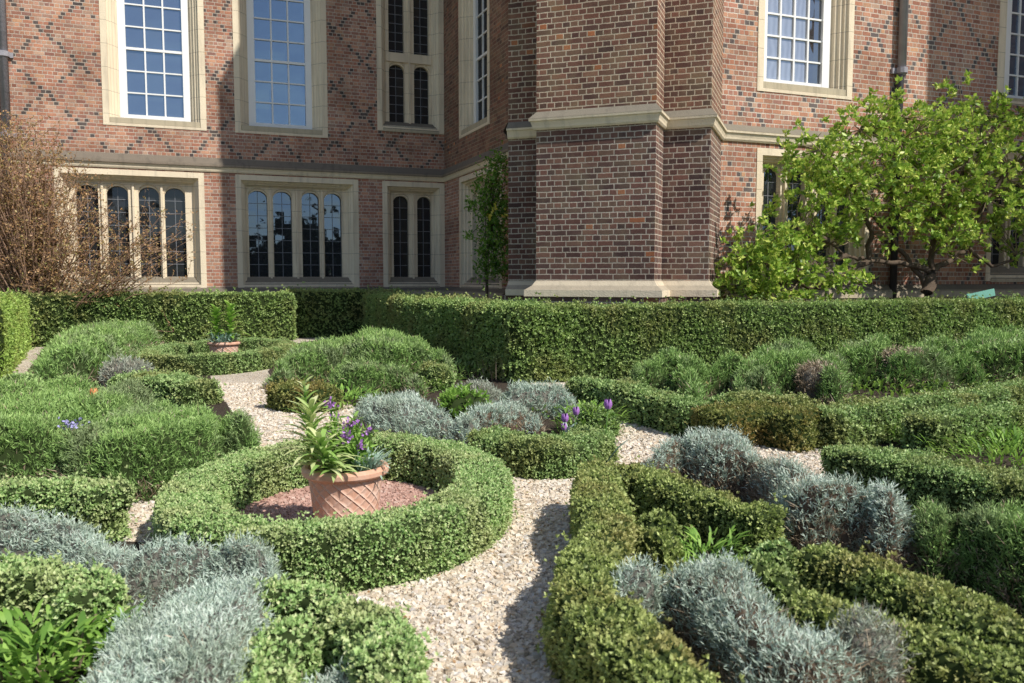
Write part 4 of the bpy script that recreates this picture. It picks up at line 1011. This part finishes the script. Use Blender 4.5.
# ------------------------------------------------------------------ wall plants
def wp(P, a, z, d): return np.array(P(a, z, d))
def survey_wall(o, px, py, d):
    """(u,z) on the right wall plane moved out by d"""
    oo = o+VV*d; x = (px-512)/FPX; w = -(py-341.5)/FPX; cy, sy = cos(PITCH), sin(PITCH); r = np.array([x, cy+w*sy, -sy+w*cy])
    A = np.array([[r[0], -U[0]], [r[1], -U[1]]]); t, s = np.linalg.solve(A, oo); q = oo+U*s; return np.array([q[0], q[1], EYE+r[2]*t])
# magnolia on the right wall
tree = empty('magnolia_tree', tuple(survey_wall(R0, 925, 300, .9)[:2])+(0,)); TO = np.array(tree.location)
RW = lambda px, py, d: survey_wall(R0, px, py, d)-TO
br = MB()
def limb(pts, r0, r1, k=8):
    P_ = [RW(*p) for p in pts]; Q = []
    for i in range(len(P_)-1):
        for t in np.linspace(0, 1, 4, endpoint=False): Q.append(P_[i]*(1-t)+P_[i+1]*t+RS.normal(size=3)*.02)
    Q.append(P_[-1]); n_ = len(Q); br.tube(Q, [r0+(r1-r0)*i/(n_-1) for i in range(n_)], k); return Q
allb = []
base = [(922, 372, .9), (926, 300, .9), (932, 272, .8)]
limb(base, .13, .10)
for l in ([(932,272,.8),(955,255,.8),(968,247,.9),(991,267,1.0),(1018,257,1.1),(1050,235,1.2)], [(932,272,.8),(900,262,.7),(868,262,.7),(845,255,.8),(825,240,.9)],
          [(926,285,.8),(905,255,.6),(880,225,.7),(860,200,.9)], [(932,272,.8),(935,230,.7),(931,198,.8),(900,192,.8),(870,184,.9),(835,170,1.0)],
          [(935,230,.7),(955,190,.8),(975,150,.9),(985,115,.9)], [(955,190,.8),(925,150,.9),(905,118,.9)], [(868,262,.7),(872,230,.8),(855,190,1),(820,150,1.1)],
          [(968,247,.9),(985,200,1),(1010,170,1.1),(1040,140,1.1)], [(845,255,.8),(800,270,.9),(760,262,1.),(735,255,1.)], [(868,262,.7),(820,285,.9),(775,283,1.),(740,285,1.)],
          [(825,240,.9),(790,230,1),(765,230,1)], [(975,150,.9),(1005,115,1)], [(925,150,.9),(890,140,1),(860,130,1.0)]):
    allb += limb(l, .055, .015, 7)
br.build('trunk', m_bark, tree, True)
clumps = [(800,150,17,60),(815,172,20,100),(838,160,22,120),(862,140,20,110),(885,112,14,70),(905,125,20,110),(930,115,18,90),(905,160,26,170),(935,150,26,170),(962,128,22,120),(985,112,16,70),
 (1005,120,20,100),(1030,125,25,120),(970,165,28,190),(1000,155,26,150),(1028,170,28,150),(870,180,24,150),(840,195,20,110),(812,195,14,60),(905,195,24,130),(940,195,28,180),(980,200,28,170),(1015,200,26,140),
 (1045,205,24,100),(860,215,14,55),(820,222,16,60),(795,240,20,120),(768,245,18,100),(745,262,20,120),(735,285,18,90),(765,272,22,140),(790,265,18,90),(822,248,18,80),(845,235,14,50),(930,225,18,70),(965,228,20,90),
 (1000,228,18,70),(1030,240,18,60),(800,290,20,90),(830,285,16,60),(770,292,20,100),(860,278,10,25),(955,240,16,55),(900,215,12,30),(720,293,8,30),(830,175,14,60),(782,160,10,25),(868,112,8,20),(780,215,9,22),(885,240,10,20)]
LP, LD = [], []
tw = MB()
for (x, y, r, m) in clumps:
    d0 = .75+RS.rand()*.5; c = RW(x, y, d0); rad = r*.0185
    nb = max(3, int(m/4.9))
    j = min(range(len(allb)), key=lambda i: np.linalg.norm(allb[i]-c))
    for _ in range(nb):
        e = c+RS.normal(size=3)*rad*[.62,.75,.55]
        if RS.rand() < .5: tw.tube([allb[j], (allb[j]+e)/2+RS.normal(size=3)*.05, e], [.012, .008, .004], 5)
        for _k in range(3):
            e2 = e+RS.normal(size=3)*.09; LP.append(np.repeat(e2[None], 11, 0)); LD.append(RS.normal(size=(11, 3))*.8+[.1,-.35,.45])
LP, LD = np.concatenate(LP), np.concatenate(LD); LP = LP+RS.normal(size=LP.shape)*.012
L_ = .055+.06*RS.rand(len(LP)); V, F = leaves(LP, LD, L_, L_*.55, fold=.12)
big_mesh('crown', [(V, F, 0, np.repeat(RS.rand(len(LP)), 2))], [m_mag], tree); tw.build('twigs', m_bark_l, tree, True)
tag(tree, 'spreading bright green magnolia trained against the right hand brick wall', 'tree')
# russet shrub at left
SH = np.array([*SY(40, 300, 15.2)[:2], 0.0]); sh = empty('russet_shrub', tuple(SH)); tw = MB(); LP = []
for i in range(300):
    a = RS.rand()*6.28; b = np.array([cos(a)*.35*RS.rand(), sin(a)*.25*RS.rand(), .0])
    sx = RS.normal()*.95; top = np.array([sx-.25, RS.normal()*.45, (4.15-abs(sx+.35)**1.6*.62)*(.45+.55*RS.rand()**.5)])
    if RS.rand() < .12: top = np.array([1.2+RS.rand()*1.5, RS.normal()*.3, 1.2+RS.rand()*1.2])
    mid = (b+top)/2+np.array([RS.normal()*.12-sx*.15, RS.normal()*.12, .25]); pts = []
    for t in np.linspace(0, 1, 9): pts.append((1-t)**2*b+2*t*(1-t)*mid+t*t*top+RS.normal(size=3)*.02)
    tw.tube(pts, [.012*(1-t)+.003 for t in np.linspace(0, 1, 9)], 4)
    for k in range(9):
        j = RS.randint(3, 9); s0 = pts[j]; e = s0+RS.normal(size=3)*[.2,.18,.16]+[0,0,.1]
        tw.tube([s0, (s0+e)/2+RS.normal(size=3)*.02, e], [.005,.004,.002], 3)
        for t in np.linspace(.15, 1, 5): LP.append(s0*(1-t)+e*t)
tw.build('twigs', plain('reddish_twig_bark', (.30,.19,.13), .85, .4, 14, .2), sh, True)
LP = np.repeat(np.array(LP), 2, 0); LP = LP+RS.normal(size=LP.shape)*.022; L_ = .03+.035*RS.rand(len(LP)); V, F = leaves(LP, RS.normal(size=LP.shape)+[0,-.2,.3], L_, L_*.5)
big_mesh('foliage', [(V, F, 0, RS.rand(len(LP)))], [m_quince], sh); tag(sh, 'twiggy russet brown shrub in front of the left mullioned window', 'shrub')
# climber in the shaded corner
cb = SY(487, 300, 15.9); cl = empty('climbing_plant', (cb[0], cb[1], 0)); CO = np.array([cb[0], cb[1], 0]); tw = MB(); LP = []
st = [SY(487,330,15.9),SY(487,285,15.9),SY(486,262,15.9),SY(492,230,15.9),SY(489,200,15.9),SY(496,165,15.9)]; st = [np.array(s_)-CO for s_ in st]
tw.tube(st, [.035,.03,.028,.025,.02,.01], 6)
for (x, y, r) in ((499,158,9),(493,172,13),(500,180,13),(484,188,12),(495,200,17),(488,212,17),(500,222,16),(489,235,17),(502,245,13),(484,250,10),(494,260,15),(486,270,12),(501,268,11),(472,205,5),(468,235,3),(503,205,8)):
    c = SY(x, y, 15.75)-CO; q = c+RS.normal(size=(int(r*7), 3))*[r*.0085, .12, r*.0095]; LP.append(q)
    for e in q[::12]: tw.tube([st[3]*.5+st[4]*.5, e], [.006,.003], 3)
tw.build('stem', m_bark, cl); LP = np.concatenate(LP); LP = np.repeat(LP, 3, 0)+RS.normal(size=(len(LP)*3, 3))*.03; L_ = .05+.04*RS.rand(len(LP)); V, F = leaves(LP, RS.normal(size=LP.shape)*.7+[-.1,-.4,.0], L_, L_*.5, fold=.1)
big_mesh('foliage', [(V, F, 0, np.repeat(RS.rand(len(LP)), 2))], [m_cree], cl)
fq = np.array([SY(496,208,15.5),SY(490,216,15.5),SY(506,214,15.5)])-CO; 
for f_ in fq:
    f_ = f_+RS.normal(size=(14, 3))*.03; V, F = leaves(f_, RS.normal(size=f_.shape), .06, .05); big_mesh('flower', [(V, F, 0, RS.rand(14))], [m_yellow], cl)
tag(cl, 'green climber with a few yellow blooms in the shaded corner by the turret', 'climber')
# pale green board
q = SY(981, 295, 12.9); o = empty('garden_board', (q[0], q[1], 0)); mb = MB()
fr = lambda a, z, d=0.: (a*cos(.22)-z*sin(.22), d, q[2]+a*sin(.22)*1.0+z*cos(.22))
mb.box(fr, -.21, .21, -.055, .055, -.012, .012); mb.box(fr, -.21, -.17, -.06, .06, .012, .02); mb.build('board', m_sage, o, bevel=.004)
mb = MB(); mb.tube([(0,.03,0), (0,.03,q[2]-.02)], .015, 6); mb.build('post', m_bark, o); tag(o, 'tilted pale green board showing above the hedge at right', 'board')

# trees on the far side of the garden, behind the viewer; the windows reflect them
for i, (x, y, h) in enumerate(((-9,-30,5.5),(-3,-34,6.5),(3,-31,5),(9,-35,6.8),(-15,-28,6),(15,-32,5.5),(21,-30,7),(27,-28,6),(-21,-27,7),(33,-22,7),(-27,-18,8),(39,-16,8))):
    o = empty('background_tree', (x, y, 0)); mb = MB(); mb.tube([(0,0,0), (.1,0,h*.35), (0,.2,h*.7)], [.4,.3,.1], 8); mb.build('trunk', m_bark, o, True)
    c = RS.normal(size=(60, 3)); c = nrm(c)*RS.rand(60, 1)**.4*[h*.62, h*.5, h*.42]+[0,0,h*.45]
    P = np.repeat(c, 70, 0)+RS.normal(size=(4200, 3))*h*.065; V, F = leaves(P, RS.normal(size=P.shape), .6, .45)
    big_mesh('crown', [(V, F, 0, RS.rand(4200))], [m_core], o); tag(o, 'broad leafy tree on the far side of the garden behind the viewpoint', 'tree', 'trees behind the viewpoint')
